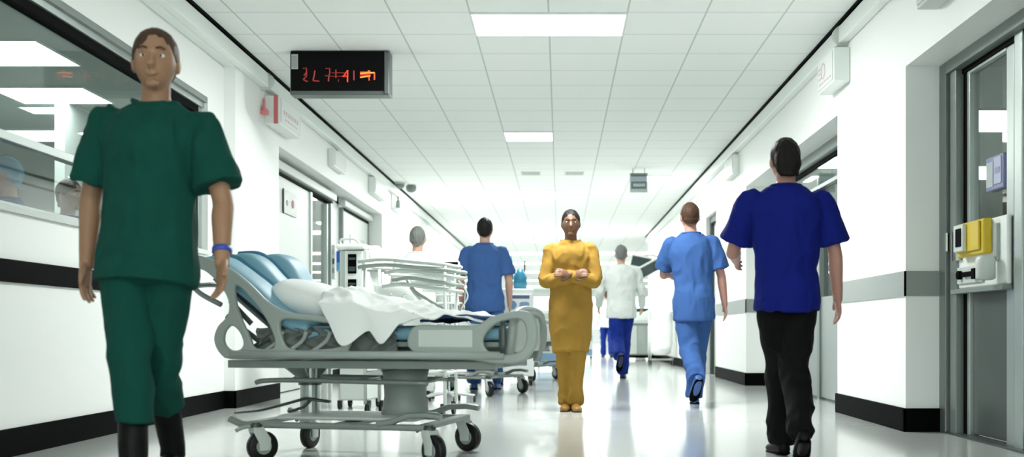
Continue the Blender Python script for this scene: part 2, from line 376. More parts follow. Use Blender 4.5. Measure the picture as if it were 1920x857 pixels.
# notice on the first left door
t = thing('wall_notice', 'grey square notice with two reddish round marks beside the left doorway', 'notice', (-2.995,11.75,1.95))
obj('plate', MB().box(0,.012,-.28,.28,.0,.25), mat('notice_grey', (.48,.52,.50), .4, mott=.08, mscale=10), t, bevel=.002)
obj('plate_edge', MB().box(0,.016,-.29,-.28,-.01,.26), dgrey, t)
red = mat('faded_red', (.38,.13,.12), .5)
obj('round_mark', MB().cyl((.012,.10,.13),(.018,.10,.13),.045), red, t)
obj('round_mark', MB().cyl((.012,-.14,.12),(.018,-.14,.12),.03), dgrey, t)

# ---- ceiling clock
t = thing('led_display', 'black ceiling mounted display with red lit digits', 'display', (-1.92,9.25,CZ))
w_, h_ = .87, .385
bx = MB(); 
o = obj('casing', MB().box(-w_/2, w_/2, 0, .16, -h_, 0), mat('casing_grey', (.09,.105,.10), .35), t, bevel=.012)
obj('screen', MB().box(-w_/2+.012, w_/2-.045, -.012, 0, -h_+.035, -.008), mat('screen_black', (.002,.002,.002), .3, spec=.1), t, bevel=.004)
o = obj('side_rim', MB().box(w_/2-.045, w_/2-.004, -.016, .0, -h_+.006, -.008), mat('rim_grey', (.10,.115,.115), .4), t, bevel=.012)
lab = obj('sticker', MB().box(-w_/2+.018, -w_/2+.075, -.016, -.012, -.165, -.035), mat('sticker_white', (.42,.44,.43), .5), t)
m = MB()
for k in range(6): m.box(-w_/2+.023, -w_/2+.066, -.018, -.016, -.06-.018*k, -.057-.018*k)
obj('sticker_print', m, dgrey, lab)
def stroke(m, pts, wd=.006):
    pts = [Vector(((520+a/7.141-536)/215-w_/2, -.016, -((80+b/7.141)-98)/215)) for a, b in pts]
    m.loft(pts, wd, .003, axis=(1,0,0) if abs(pts[0].x-pts[-1].x) < abs(pts[0].z-pts[-1].z) else (0,0,1), n=6)
dimr = mat('digit_dim_red', (.30,.02,.02), .5, emit=.25); midr = mat('digit_red', (.75,.05,.02), .5, emit=.35); brr = mat('digit_orange', (1,.22,.04), .5, emit=1.3)
m = MB(); stroke(m, [(295,372),(340,365),(345,420),(310,470)]); stroke(m, [(345,420),(340,480),(300,520)]); stroke(m, [(300,520),(360,550)]); obj('digit', m, dimr, t)
m = MB(); stroke(m, [(455,400),(445,470),(430,535)]); stroke(m, [(430,535),(515,545)]); obj('digit', m, dimr, t)
m = MB(); stroke(m, [(600,375),(650,370),(655,430),(640,480)]); stroke(m, [(640,480),(635,545)]); stroke(m, [(590,468),(650,475)], .004); obj('digit', m, dimr, t)
m = MB(); stroke(m, [(735,390),(735,500)], .005); stroke(m, [(680,432),(900,432)], .003); stroke(m, [(650,478),(900,478)], .003); stroke(m, [(770,520),(770,550)], .003); obj('digit', m, dimr, t)
m = MB(); stroke(m, [(895,395),(840,475)]); stroke(m, [(820,478),(900,478)]); stroke(m, [(893,395),(890,555)]); obj('digit', m, midr, t)
m = MB(); stroke(m, [(975,400),(975,530)]); obj('digit', m, dimr, t)
m = MB(); stroke(m, [(1062,440),(1150,432),(1255,430)], .006); stroke(m, [(1060,492),(1130,480),(1195,474)], .006); stroke(m, [(1165,405),(1190,408)], .004); obj('digit', m, brr, t)
m = MB(); stroke(m, [(1250,430),(1250,525)], .007); stroke(m, [(1175,480),(1180,535)], .006); stroke(m, [(1060,420),(1200,418)], .004); stroke(m,[(1060,460),(1200,456)], .004); obj('digit', m, midr, t)

# ---- boxes and signs on the walls
def wall_box(name, label, cat, X, sgn, y0, y1, z0, z1, dep, group=None, text=None, m=white, tm=None, tsize=.1):
    t = thing(name, label, cat, (X, (y0+y1)/2, z0), 0, group); h = (y1-y0)/2; H = z1-z0
    obj('box', MB().box(0, sgn*dep, -h, h, 0, H), m, t, bevel=.01)
    obj('face_plate', MB().box(sgn*dep, sgn*(dep+.008), -h+.02, h-.02, .02, H-.02), offw if m is offw else mat('sign_face', (.72,.745,.735), .35), t, bevel=.003)
    obj('bracket', MB().box(0, sgn*.05, -.03, .03, H, H+.05), offw, t, bevel=.005)
    return t, h, H
pink = mat('faded_pink_print', (.62,.46,.47), .5)
t, h, H = wall_box('exit_sign', 'white projecting exit box with a red end strip below the black display', 'sign', -2.8, 1, 10.05, 10.85, 2.63, 2.90, .15)
obj('red_strip', MB().box(.09,.13,-h-.006,-h,.0,H), mat('red_strip', (.62,.16,.16), .4), t)
m = MB()
for k in range(7): m.box(.158,.1595,-.3+k*.085,-.3+k*.085+.05,.11,.15)
for k in range(5): m.box(.158,.1595,-.25+k*.1,-.25+k*.1+.07,.06,.075)
obj('print', m, pink, t)
tag(obj('alarm_beacon', MB().loft([(-2.775,9.95,2.70),(-2.775,9.95,2.73),(-2.775,9.95,2.76),(-2.775,9.95,2.84),(-2.775,9.95,2.85)],[.045,.045,.015,.012,.004],n=16), mat('beacon_red', (.75,.22,.24), .35), smooth=True), 'small red alarm beacon on the left wall beside the exit box', 'beacon')
wall_box('wall_box', 'small white square box above the first left doorway', 'wall box', -2.8, 1, 12.8, 13.5, 2.66, 2.87, .08)
wall_box('wall_box', 'white square box above the second left door', 'wall box', -2.8, 1, 15.5, 16.6, 2.69, 2.93, .10)
t = thing('wall_mounted_dispenser', 'clear narrow dispenser high on the left wall beyond the doorway', 'dispenser', (-2.8,18.0,2.70))
obj('holder', MB().box(0,.02,-.4,.4,0,.25).box(.02,.12,-.4,.4,0,.02), white, t, bevel=.004)
obj('bottle', MB().loft([(.07,-.1,.02),(.07,-.1,.15),(.07,-.1,.19),(.07,-.1,.24)],[.04,.04,.015,.015],n=16), grey, t, smooth=True)
wall_box('wall_box', 'narrow white box farthest along the left wall', 'wall box', -2.8, 1, 21.4, 22.6, 2.57, 2.83, .10)
t, h, H = wall_box('wall_sign', 'white box sign with faint pink print on the right wall under the trunking', 'sign', 2.28, -1, 8.34, 8.84, 2.63, 2.90, .13)
m = MB().loft([(-.139,.05+.06*math.cos(a*PI/8),.15+.06*math.sin(a*PI/8)) for a in range(16)], .004, n=6, closed=True)
for k in range(5): m.box(-.1395,-.138,-.2+k*.08,-.2+k*.08+.055,.05,.065)
for k in range(3): m.box(-.1395,-.138,.10,.2,.10+k*.04,.115+k*.04)
obj('print', m, pink, t)
wall_box('wall_sign', 'grey box sign high on the right wall above the near door', 'sign', 2.28, -1, 5.85, 6.40, 2.60, 2.86, .13, m=offw)
wall_box('wall_box', 'small white box on the far right wall above the light blue walker', 'wall box', 2.28, -1, 13.5, 14.2, 2.67, 2.92, .08)
for X, s_, y, lb in ((-2.8,1,9.95,'rounded white trunking joint above the exit box'), (2.28,-1,8.42,'rounded white trunking joint above the right wall sign')):
    tag(obj('trunking_joint', MB().loft([(X+s_*.0,y-.03,CZ-.10),(X+s_*.0,y-.025,CZ-.10),(X,y+.025,CZ-.10),(X,y+.03,CZ-.10)],[.06,.09,.09,.06],[.06,.12,.12,.06],axis=(0,0,1),n=24), offw, smooth=True), lb, 'trunking joint')
# dome sensor on the ceiling edge
t = thing('ceiling_camera', 'grey double dome camera at the left ceiling edge', 'camera', (-2.62,17.4,CZ))
obj('base', MB().cyl((0,0,0),(0,0,-.03),.09), offw, t, bevel=.004)
obj('dome', MB().ball((0,0,-.05),(.075,.075,.06)), midgrey, t, smooth=True)
obj('dome', MB().ball((.13,.35,-.05),(.09,.09,.08)), midgrey, t, smooth=True)
# hanging sign
t = thing('hanging_sign', 'small grey framed sign hanging under the ceiling at the right', 'sign', (1.18,15.9,CZ))
obj('frame', MB().box(-.13,.13,0,.05,-.36,-.08), alu, t, bevel=.004)
obj('panel', MB().box(-.115,.115,-.004,.0,-.31,-.10), mat('sign_slate', (.13,.165,.18), .4), t)
obj('panel', MB().box(-.115,.115,-.006,-.004,-.20,-.125), mat('sign_pale', (.36,.42,.46), .4), t)
obj('hood', MB().box(-.13,.13,-.01,.055,-.10,-.075), midgrey, t)
pr = MB().box(-.08,.09,-.006,-.0045,-.237,-.233).box(-.08,.09,-.006,-.0045,-.272,-.268)
for k in range(7): pr.box(-.08+k*.026,-.08+k*.026+.014,-.006,-.0045,-.265,-.242)
obj('print', pr, white, t)
obj('rod', MB().cyl((-.09,.025,-.08),(-.09,.025,0),.006), grey, t); obj('rod', MB().cyl((.09,.025,-.08),(.09,.025,0),.006), grey, t)
# small speaker vents in ceiling
for x, y, lb in ((-.45,16.4,'small square ceiling vent left of the hanging grey sign'), (.22,16.4,'small square ceiling vent nearer to the hanging grey sign')):
    t = thing('ceiling_vent', lb, 'vent', (x,y,CZ))
    obj('frame', MB().box(-.15,.15,-.15,-.13,-.01,0).box(-.15,.15,.13,.15,-.01,0).box(-.15,-.13,-.13,.13,-.01,0).box(.13,.15,-.13,.13,-.01,0), offw, t)
    for k in range(5): obj('slat', MB().box(-.13,.13,-.105+k*.05,-.085+k*.05,-.009,-.001), offw, t)
# ------------------------------------------------------------------ people
def remesh(mb, vs, smooth_it=2, wr=None, name='m'):
    me = mb.mesh(name); o = bpy.data.objects.new('t', me); COL.objects.link(o)
    r = o.modifiers.new('R', 'REMESH'); r.mode = 'VOXEL'; r.voxel_size = vs; r.adaptivity = 0
    if smooth_it:
        q = o.modifiers.new('S', 'SMOOTH'); q.factor = .5; q.iterations = smooth_it
    out = evald(o); bpy.data.objects.remove(o)
    if wr: wr(out)
    for p in out.polygons: p.use_smooth = True
    out.name = name
    return out
def wrinkle(amp, sc, off, gathers=()):
    def f(me):
        me.update(); no = [v.normal.copy() for v in me.vertices]
        for v, n_ in zip(me.vertices, no):
            c = v.co
            p = Vector((c.x*sc[0]+off, c.y*sc[1]+off*.7, c.z*sc[2]))
            w = noise.noise(p + .6*Vector((noise.noise(p*1.3), noise.noise(p*1.3+Vector((5,5,5))), 0)))
            w = (1-abs(w)*2.4)                     # ridged folds
            w2 = noise.noise(p*2.3)
            a = amp
            for g, rad, k in gathers:
                d = (c-Vector(g)).length
                if d < rad: a += amp*k*(1-d/rad)
            v.co = c + n_*(a*w*.6 + a*.4*w2)
        me.update()
    return f
cloth_cache = {}
def clothm(name, col): return mat(name, col, .85, bump=.12, bscale=220, mott=.06, mscale=6, spec=.2)
def human(name, label, loc, yaw, H, legs, arms, top, bottom, shoe, skin, hair, vs=.0065, lean=0, head_turn=0, sleeve='short', hair_style='short', tunic=.0, hat=None, width=1.0, trouser_w=1.0, collar='v', tilt=0, hw=1.0, boots=False, bald=False):
    """stands at local origin facing -Y; legs: {side:(hip_fwd, abd, knee, toe)}; arms: {side:(fwd, abd, elbow, inward)}"""
    k = H/1.75; R = math.radians
    root = tag(empty(name, loc, yaw), label, 'person')
    W = width
    # --- skeleton
    pelv = V(0,0,.93)
    J = {}
    for sd, s in (('L', 1), ('R', -1)):
        hf, ab, kn, toe = legs[sd]
        hip = V(s*.09*min(1,hw*1.04),0,.92)
        knee = hip + .44*V(s*math.sin(R(ab)), -math.sin(R(hf))*math.cos(R(ab)), -math.cos(R(hf))*math.cos(R(ab)))
        a = hf-kn
        ank = knee + .41*V(s*math.sin(R(ab)*.4), -math.sin(R(a)), -math.cos(R(a)))
        J[sd] = (hip, knee, ank, V(s*.12, -math.cos(R(toe)), -math.sin(R(toe))).normalized())
    Rl = Matrix.Rotation(R(lean), 4, 'X') @ Matrix.Rotation(R(tilt), 4, 'Y')
    def up(p): p = Vector(p); return pelv + (Rl @ (p-pelv))
    A = {}
    for sd, s in (('L', 1), ('R', -1)):
        fw, ab, el, inw = arms[sd][:4]
        sh = up((s*.178*W, 0.005, 1.412))
        d1 = V(s*math.sin(R(ab)), -math.sin(R(fw))*math.cos(R(ab)), -math.cos(R(fw))*math.cos(R(ab)))
        elb = sh + .30*d1
        f2 = fw+el
        d2 = V(s*math.sin(R(ab*.7-inw)), -math.sin(R(f2))*math.cos(R(ab*.7-inw)), -math.cos(R(f2))*math.cos(R(ab*.7-inw))).normalized()
        wr_ = elb + .255*d2
        A[sd] = (sh, elb, wr_, d1, d2)
    # ground
    low = min(min(J[s][2].z-.085, (J[s][2]+J[s][3]*.17).z-.035) for s in 'LR')
    dz = -low
    # --- body
    b = MB()
    def T_(secs, infl=0, n=22, z0=None):
        pts = []; ra = []; rb = []
        for z, x, y, cy in secs: q = hw+(1-hw)*min(1,max(0,(z-1.0)/.3)); pts.append(up((0, cy, z))); ra.append(x*W*q+infl); rb.append(y+infl)
        return pts, ra, rb
    torso = [(.84,.13,.09,0),(.88,.165,.11,.005),(.95,.172,.118,.01),(1.02,.160,.108,.0),(1.10,.148,.10,0),(1.2,.156,.105,0),(1.3,.17,.115,0),(1.36,.172,.113,.005),(1.41,.15,.096,.01),(1.45,.10,.072,.012),(1.49,.07,.058,.012),(1.51,.055,.055,.01)]
    pts, ra, rb = T_(torso, -.010); P, (ra, rb) = smooth_path(pts, [ra, rb], 3); b.loft(P, ra, rb, axis=(1,0,0), n=24)
    b.loft([up((0,.01,1.42)), up((0,.008,1.50)), up((0,.0,1.60))], [.06,.053,.052], n=18)
    for s in 'LR':
        hip, knee, ank, fd = J[s]
        P, (r,) = smooth_path([hip, hip.lerp(knee,.5), knee, knee.lerp(ank,.35), ank], [[.088,.075,.055,.042 if boots else .056,.034 if boots else .038]], 3); b.loft(P, r, n=16)
        if not boots: b.loft([ank+V(0,.03,-.02), ank+V(0,0,-.045)+fd*.03, ank+fd*.11+V(0,0,-.05)], [.03,.028,.02], n=12)
        sh, el, wr_, d1, d2 = A[s]
        P, (r,) = smooth_path([sh, sh.lerp(el,.3), el, el.lerp(wr_,.3), wr_, wr_+d2*.02], [[.036,.043,.038,.040,.027,.026]], 3); b.loft(P, r, n=16)
        b.ball(sh, .036, 14)
        # hand
        sg = 1 if s == 'L' else -1
        inn = V(-sg, 0, 0); inn = (inn - d2*inn.dot(d2)).normalized()
        twist = arms[s][4] if len(arms[s]) > 4 else 0
        inn = (Matrix.Rotation(R(twist)*sg, 3, d2) @ inn).normalized()
        th = d2.cross(inn).normalized()
        if th.y > 0: th = -th                       # thumb forward
        spread = arms[s][5] if len(arms[s]) > 5 else 1
        b.loft([wr_-d2*.01, wr_+d2*.02, wr_+d2*.06, wr_+d2*.092], [.026,.034,.043,.042], [.020,.017,.016,.013], axis=th, n=14)
        for q, (of, ln) in enumerate(((.034,.068),(.0115,.078),(-.0115,.073),(-.034,.058))):
            base = wr_+d2*.085+th*of; d = (d2+th*of*1.6*spread).normalized(); pp = [base-d*.015, base]
            cu = .22+.05*q
            for j, f in enumerate((.45,.32,.23)):
                d = (d + inn*math.tan(cu*.9)).normalized(); pp.append(pp[-1]+d*ln*f)
            b.loft(pp, [.0095,.0095,.009,.0082,.006], n=10)
        tb = wr_+d2*.02+th*.028; d = (th*.62+d2*.75+inn*.2).normalized()
        b.loft([tb-d*.01, tb+d*.025, tb+d*.05+d2*.006, tb+d*.058+d2*.022], [.014,.0125,.0105,.008], n=10)
    # head
    Rh = Matrix.Rotation(R(head_turn), 4, 'Z')
    hc = up((0,-.012,1.632))
    def hp(x, y, z): return hc + (Rh @ V(x,y,z))
    hm = bmesh.new(); bmesh.ops.create_uvsphere(hm, u_segments=36, v_segments=24, radius=1)
    for v in hm.verts:
        x, y, z = v.co; 
        nx = .076*x; ny = .097*y; nz = .118*z
        if z < 0:
            t = -z; nx *= 1-.30*t*t; ny *= 1-.12*t
            if y < 0: ny -= .014*t*(1-t*.3)
            else: ny *= 1-.35*t
        if z > 0 and y > 0: ny *= 1.05
        v.co = hp(nx, ny, nz)
    tmpm = bpy.data.meshes.new('h'); hm.to_mesh(tmpm); hm.free(); b.bm.from_mesh(tmpm)
    b.loft([hp(0,-.085,.02), hp(0,-.098,-.005), hp(0,-.112,-.03), hp(0,-.095,-.042)], [.008,.011,.016,.010], n=10)
    for sx in (-1,1):
        b.ball(hp(sx*.078,.012,-.008), (.010,.022,.033), 10)
    b.ball(hp(0,-.090,-.060), (.023,.009,.010), 12)
    b.ball(hp(0,-.079,-.096), (.026,.017,.016), 12)
    hinv = Rh.inverted()
    def face(me):
        for v in me.vertices:
            q = hinv.to_3x3() @ (v.co-hc)
            if abs(q.z) < .13 and q.y < -.04 and abs(q.x) < .08:
                d = 0
                for sx in (-1,1): d += .008*math.exp(-((q.x-sx*.031)**2/.00022+(q.z-.008)**2/.00012))
                d -= .004*math.exp(-((q.z-.03)**2/.00006+(q.x)**2/.0025))
                d += .004*math.exp(-((q.z+.064)**2/.000006+(q.x)**2/.0004))
                v.co = v.co + (Rh @ V(0,d,0))
    me = remesh(b, vs, 2, face, 'body')
    body = obj('body', me, skin, root); 
    off = random.random()*50
    # --- trousers
    t = MB()
    pz, ra, rb = T_([(.80,.10,.09,0),(.84,.155,.118,.005),(.90,.172,.122,.008),(.97,.160,.112,.006),(1.02,.140,.10,0)], .006)
    t.loft(pz, ra, rb, axis=(1,0,0), n=22)
    gat = []
    for s in 'LR':
        hip, knee, ank, fd = J[s]; w = trouser_w
        P, (r,) = smooth_path([hip+V(0,0,.02), hip.lerp(knee,.4), knee, knee.lerp(ank,.5), ank.lerp(knee,.62 if boots else .03), ank.lerp(knee,.56 if boots else -.04)], [[.096,.100*w,.082*w,.076*w,.070*w,.070*w]], 4); t.loft(P, r, n=18)
        gat += [(knee,.16,1.2), (ank,.18,1.6), (hip,.2,.8)]
    obj('trousers', remesh(t, vs*1.15, 3, wrinkle(.013, (7,7,5), off, gat), 'trousers'), bottom, root)
    # --- top
    t = MB(); zt = .80-tunic
    secs = [(zt,.200-tunic*.12,.150-tunic*.02,.0),(zt+.04,.200-tunic*.12,.150-tunic*.02,.004)]+([(.62,.175,.145,.004),(.74,.188,.148,.004),(.84,.195,.148,.004)] if tunic > .25 else [])+[(.92,.192,.143,.006),(1.02,.178,.126,0),(1.12,.172,.12,0),(1.22,.178,.123,0),(1.32,.188,.128,0),(1.375,.186,.12,.004),(1.42,.158,.102,.01),(1.458,.112,.078,.012),(1.482,.075,.062,.012)]
    pts, ra, rb = T_(secs, .004); P, (ra, rb) = smooth_path(pts, [ra, rb], 3); t.loft(P, ra, rb, axis=(1,0,0), n=26)
    gat = [(up((0,0,1.05)),.3,.8)]
    for s in 'LR':
        sh, el, wr_, d1, d2 = A[s]; sg = 1 if s == 'L' else -1
        inn_ = up((sg*.12*W,0,1.39))
        if sleeve == 'short':
            P, (r,) = smooth_path([inn_, sh, sh.lerp(el,.4), sh.lerp(el,.82)], [[.045,.054,.076,.090]], 4)
        else:
            P, (r,) = smooth_path([inn_, sh, sh.lerp(el,.5), el, el.lerp(wr_,.5), wr_-d2*.01], [[.045,.052,.060,.056,.050,.043]], 4)
        t.loft(P, r, n=18)
        gat += [(sh-V(sg*.05,0,.06),.16,1.3), (el,.14,1.0)]
    topo = obj('shirt', remesh(t, vs*1.15, 3, wrinkle(.012, (8,8,4.5), off+9, gat), 'shirt'), top, root)
    # neckline
    n_ = 20; ring = []
    for i in range(n_):
        a = 2*PI*i/n_; fy = -math.cos(a); dz_ = -.045*max(0, -fy)**3 if collar == 'v' else 0
        ring.append(up((.083*math.sin(a), .068*fy+.01-(.02*max(0,-fy)**2 if collar == 'v' else 0), 1.487+dz_)))
    obj('neckline', MB().loft(ring, .009, n=8, closed=True), top, topo, smooth=True)
    # --- shoes
    for s in 'LR':
        hip, knee, ank, fd = J[s]; dn = V(0,0,-1); dn = (dn-fd*dn.dot(fd)).normalized(); base = ank+dn*.050
        sm_ = MB(); ax = fd.cross(dn)
        P, (ra, rb) = smooth_path([base-fd*.075, base-fd*.06, base-fd*.01, base+fd*.06+dn*.008, base+fd*.13+dn*.014, base+fd*.175+dn*.016, base+fd*.19+dn*.018], [[.02,.034,.038,.043,.045,.033,.015],[.016,.038,.048,.042,.031,.024,.012]], 3)
        sm_.loft(P, ra, rb, axis=ax, n=16)
        so = obj('shoe', sm_, shoe, root, smooth=True)
        sl = MB(); sl.loft([p+dn*.022 for p in P[1:-1]], [x*1.04 for x in ra[1:-1]], .012, axis=ax, n=16)
        obj('sole', sl, blackm, so, smooth=True)
        if boots: obj('boot_shaft', MB().loft([ank.lerp(knee,.66), ank.lerp(knee,.3), ank, ank+dn*.04+fd*.01], [.052,.053,.049,.050], n=16), shoe, so, smooth=True)
    # --- hair
    if hair_style != 'none':
        t = MB(); t.ball(hc+(Rh@V(0,.012,.026)), (.083,.098,.105), 28)
        if hair_style == 'long': t.loft([hp(0,.06,.03), hp(0,.085,-.03), hp(0,.075,-.10)], [.07,.075,.05], [.05,.045,.03], axis=(1,0,0), n=18)
        else: t.loft([hp(0,.05,.02), hp(0,.066,-.03), hp(0,.055,-.065)], [.06,.06,.045], [.04,.035,.025], axis=(1,0,0), n=18)
        def cut(me):
            for v in me.vertices:
                q = hinv.to_3x3() @ (v.co-hc)
                lim = -.085 + max(0, .052-q.z)*1.35      # pull the hairline back below the forehead
                if q.y < lim: v.co = v.co + (Rh @ V(0, lim-q.y+.004, 0))
                w = noise.noise(Vector((q.x*60, q.y*60, q.z*14+off)))*.0035
                v.co += (v.co-hc).normalized()*w
        obj('hair' if not hat else 'cap', remesh(t, .006, 1, cut, 'hair'), hair, root)
    # --- eyes
    ey = mat('eye_white', (.75,.74,.72), .2); ir = mat('eye_iris', (.03,.02,.015), .2)
    for sx in (-1,1):
        e = obj('eye', MB().ball(hp(sx*.031,-.0745,.006), (.0135,.012,.0075), 14), ey, root, smooth=True)
        obj('iris', MB().ball(hp(sx*.031,-.0845,.006), (.0052,.0035,.0052), 10), ir, e, smooth=True)
    # eyebrows
    if hair_style != 'none' and not hat:
        for sx in (-1,1): obj('eyebrow', MB().tube([hp(sx*.015,-.0985,.030), hp(sx*.032,-.098,.035), hp(sx*.048,-.088,.029)], .0035, n=6), hair, root, smooth=True)
    root.scale = (k,k,k); root.location = V(loc[0], loc[1], dz*k)
    return root, A, up
def sk(n, c): return mat(n, c, .5, mott=.06, mscale=9, spec=.4)
skA = sk('skin_tan', (.30,.165,.095)); skB = sk('skin_dark', (.16,.075,.04)); skC = sk('skin_light', (.50,.30,.22)); skD = sk('skin_rosy', (.46,.24,.19))
hbk = mat('hair_black', (.012,.010,.009), .5, bump=.4, bscale=60, aniso=(1,1,.2), spec=.15); hbr = mat('hair_brown', (.06,.032,.02), .5, bump=.4, bscale=60, aniso=(1,1,.2), spec=.15); hgr = mat('hair_grey', (.16,.17,.16), .5, bump=.4, bscale=60, aniso=(1,1,.2), spec=.15)
green = clothm('scrub_green', (.0016,.052,.038)); 
navy = clothm('scrub_royal_blue', (.003,.010,.17)); blackc = clothm('black_cloth', (.002,.002,.0025))
lblue = clothm('scrub_light_blue', (.036,.095,.27)); lblue2 = clothm('scrub_soft_blue', (.04,.10,.27))
gold = clothm('scrub_mustard', (.29,.165,.028)); whitec = clothm('white_cloth', (.62,.66,.635)); dblue = clothm('trouser_deep_blue', (.004,.022,.20))
shb = mat('shoe_black', (.003,.003,.003), .5, spec=.15); shg = mat('shoe_mustard', (.25,.13,.02), .5); shbl = mat('shoe_navy', (.01,.02,.07), .5); shlb = mat('shoe_blue', (.03,.09,.28), .5)

FAR = PI
p, A_, up_ = human('person', 'man in dark green scrubs walking towards the camera beside the gurney', (-1.65,4.25,0), 0, 1.85,
    {'L': (-10,-10,24,12), 'R': (9,-7,5,-2)}, {'L': (6,17,14,6,-35,2.2), 'R': (-10,16,12,8,0,1)}, green, green, shb, skA, hbr, vs=.0052, lean=2, head_turn=12, trouser_w=.88, hw=.94, tilt=3.5, boots=True)
sh, el, wr_, d1, d2 = A_['L']
obj('wristband', MB().loft([wr_-d2*.055, wr_-d2*.035], .036, n=20), mat('wristband_blue', (.03,.06,.35), .4), p, smooth=True)
t_ = MB()
for q in 'LR':
    pass
human('person', 'man in a royal blue top and black trousers walking away on the right', (1.20,5.62,0), FAR, 1.68,
    {'L': (10,-6,6,0), 'R': (-7,-5,30,26)}, {'L': (22,14,60,22), 'R': (4,15,8,4)}, navy, blackc, shb, skD, hbk, vs=.006, lean=3, hair_style='long', width=1.12, trouser_w=.95, hw=.78)
human('person', 'person in light blue scrubs striding away along the right wall', (1.20,9.55,0), FAR, 1.82,
    {'L': (-10,-5,44,42), 'R': (12,-5,4,0)}, {'L': (30,8,60,25), 'R': (0,15,10,2)}, lblue, lblue, shlb, skD, hbr, vs=.008, lean=3, tunic=.06, width=1.02, hw=.88, tilt=2)
human('person', 'woman in a long mustard yellow tunic standing with folded arms mid hall', (.09,8.87,0), 0, 1.66,
    {'L': (2,-5,2,0), 'R': (-2,-5,2,0)}, {'L': (14,8,98,66), 'R': (12,8,102,68)}, gold, gold, shg, skB, hbk, vs=.008, sleeve='long', tunic=.30, width=.98, trouser_w=.92, hair_style='long')
human('person', 'man in a white long sleeved top and deep blue trousers walking away mid hall', (.86,14.9,0), FAR, 1.88,
    {'L': (-12,-3,52,52), 'R': (12,-5,2,0)}, {'L': (10,14,40,8), 'R': (8,14,40,8)}, whitec, dblue, shbl, skC, hgr, vs=.009, sleeve='long', lean=2, width=1.15, hw=.85)
human('person', 'person in light blue scrubs standing behind the gurney with arms hanging', (-.86,12.15,0), FAR, 1.94,
    {'L': (2,2,2,0), 'R': (-2,2,4,0)}, {'L': (2,13,22,8), 'R': (2,13,22,8)}, lblue2, lblue2, shlb, skC, hbk, vs=.009, width=1.0)
human('person', 'grey haired person in a white coat behind the gurney near the left wall', (-1.41,10.5,0), FAR, 1.68,
    {'L': (2,2,2,0), 'R': (-2,2,4,0)}, {'L': (4,10,30,8), 'R': (4,10,30,8)}, whitec, whitec, shb, skC, hgr, vs=.009, sleeve='long', tunic=.2)
human('person', 'distant person in white top and blue trousers half hidden behind the white topped walker', (1.22,27.5,0), FAR, 1.70,
    {'L': (8,1,4,0), 'R': (-8,1,10,6)}, {'L': (4,12,12,4), 'R': (4,12,12,4)}, whitec, dblue, shbl, skC, hbr, vs=.011, sleeve='long')
human('person', 'person with a pale blue surgical cap behind the observation window', (-3.62,6.95,0), -PI/2.3, 1.78,
    {'L': (2,2,2,0), 'R': (-2,2,4,0)}, {'L': (30,10,60,8), 'R': (30,10,60,8)}, lblue2, lblue2, shlb, skD, mat('cap_cloth', (.20,.30,.42), .8), vs=.009, hat=True)
human('person', 'brown haired person in navy scrubs behind the observation window', (-3.75,8.1,0), PI/2.4, 1.80,
    {'L': (2,2,2,0), 'R': (-2,2,4,0)}, {'L': (30,10,60,8), 'R': (30,10,60,8)}, navy, navy, shbl, skD, hbr, vs=.009)
# ------------------------------------------------------------------ gurneys
BED0, BEDY, TH = V(-1.03,5.635,0), 5.635, math.radians(-12)
def trace(px, py, v):
    """photo point on the bed's lengthwise plane v -> (u, z) in the bed's own frame (used only to read off proportions)"""
    k = (px-1050)/1990; c, s = math.cos(TH), math.sin(TH)
    # X = cx + u c - v s ; Y = cy + u s + v c ; X = k Y
    u = (k*(BED0.y + v*c) - BED0.x + v*s)/(c - k*s)
    Y = BED0.y + u*s + v*c
    return u, .66 + (622-py)*Y/1990
def ring(pts, v=-.37): return [trace(a, b, v) for a, b in pts]
blue1 = mat('mattress_light_blue', (.19,.38,.48), .5, bump=.03, bscale=30, mott=.05)
blue2 = mat('mattress_teal_blue', (.045,.20,.31), .5, bump=.03, bscale=30, mott=.05)
bluesheet = mat('sheet_deep_blue', (.015,.055,.16), .8)
linen = mat('white_linen', (.88,.90,.89), .85, bump=.05, bscale=160)
linen2 = mat('grey_white_linen', (.62,.66,.64), .85, bump=.05, bscale=160)
skirtm = mat('grey_fabric', (.13,.15,.14), .7, mott=.2, mscale=5)
framem = mat('gurney_frame_grey', (.24,.275,.26), .35, metal=.2)
def caster(parent, x, y, ang, lock=True):
    r = .078
    c = empty('caster', (x, y, 0), ang); c.parent = parent
    obj('wheel', MB().loft([(0,-.022,r),(0,-.018,r),(0,.018,r),(0,.022,r)], [r-.010,r,r,r-.010], n=28), black, c, smooth=True)
    obj('hub', MB().cyl((0,-.026,r),(0,.026,r), r*.52), grey, c, bevel=.004)
    fk = MB()
    for s in (-1,1): fk.loft([(0,s*.034,r-.02),(.0,s*.034,r+.03),(-.035,s*.030,r+.09)], [.03,.035,.03], .006, axis=(1,0,0), n=12)
    fk.box(-.06,-.005,-.034,.034,r+.072,r+.10)
    obj('fork', fk, offw, c, bevel=.004)
    obj('stem', MB().cyl((-.035,0,r+.09),(-.035,0,.20),.020).cyl((-.035,0,r+.098),(-.035,0,r+.115),.032), dgrey, c)
    if lock: obj('brake_pedal', MB().tube([(-.03,0,.185),(-.10,0,.18),(-.14,0,.165)], .010, sm=3), grey, c, smooth=True)
    return c
def pad(f, nu, nv, thick, m, name, parent, sub=0):
    o = obj(name, grid_mesh(nu, nv, f), m, parent, smooth=True); solid(o, thick, 0)
    b = o.modifiers.new('B', 'BEVEL'); b.width = min(thick*.45, .03); b.segments = 4; b.limit_method = 'ANGLE'; b.angle_limit = .9
    return o
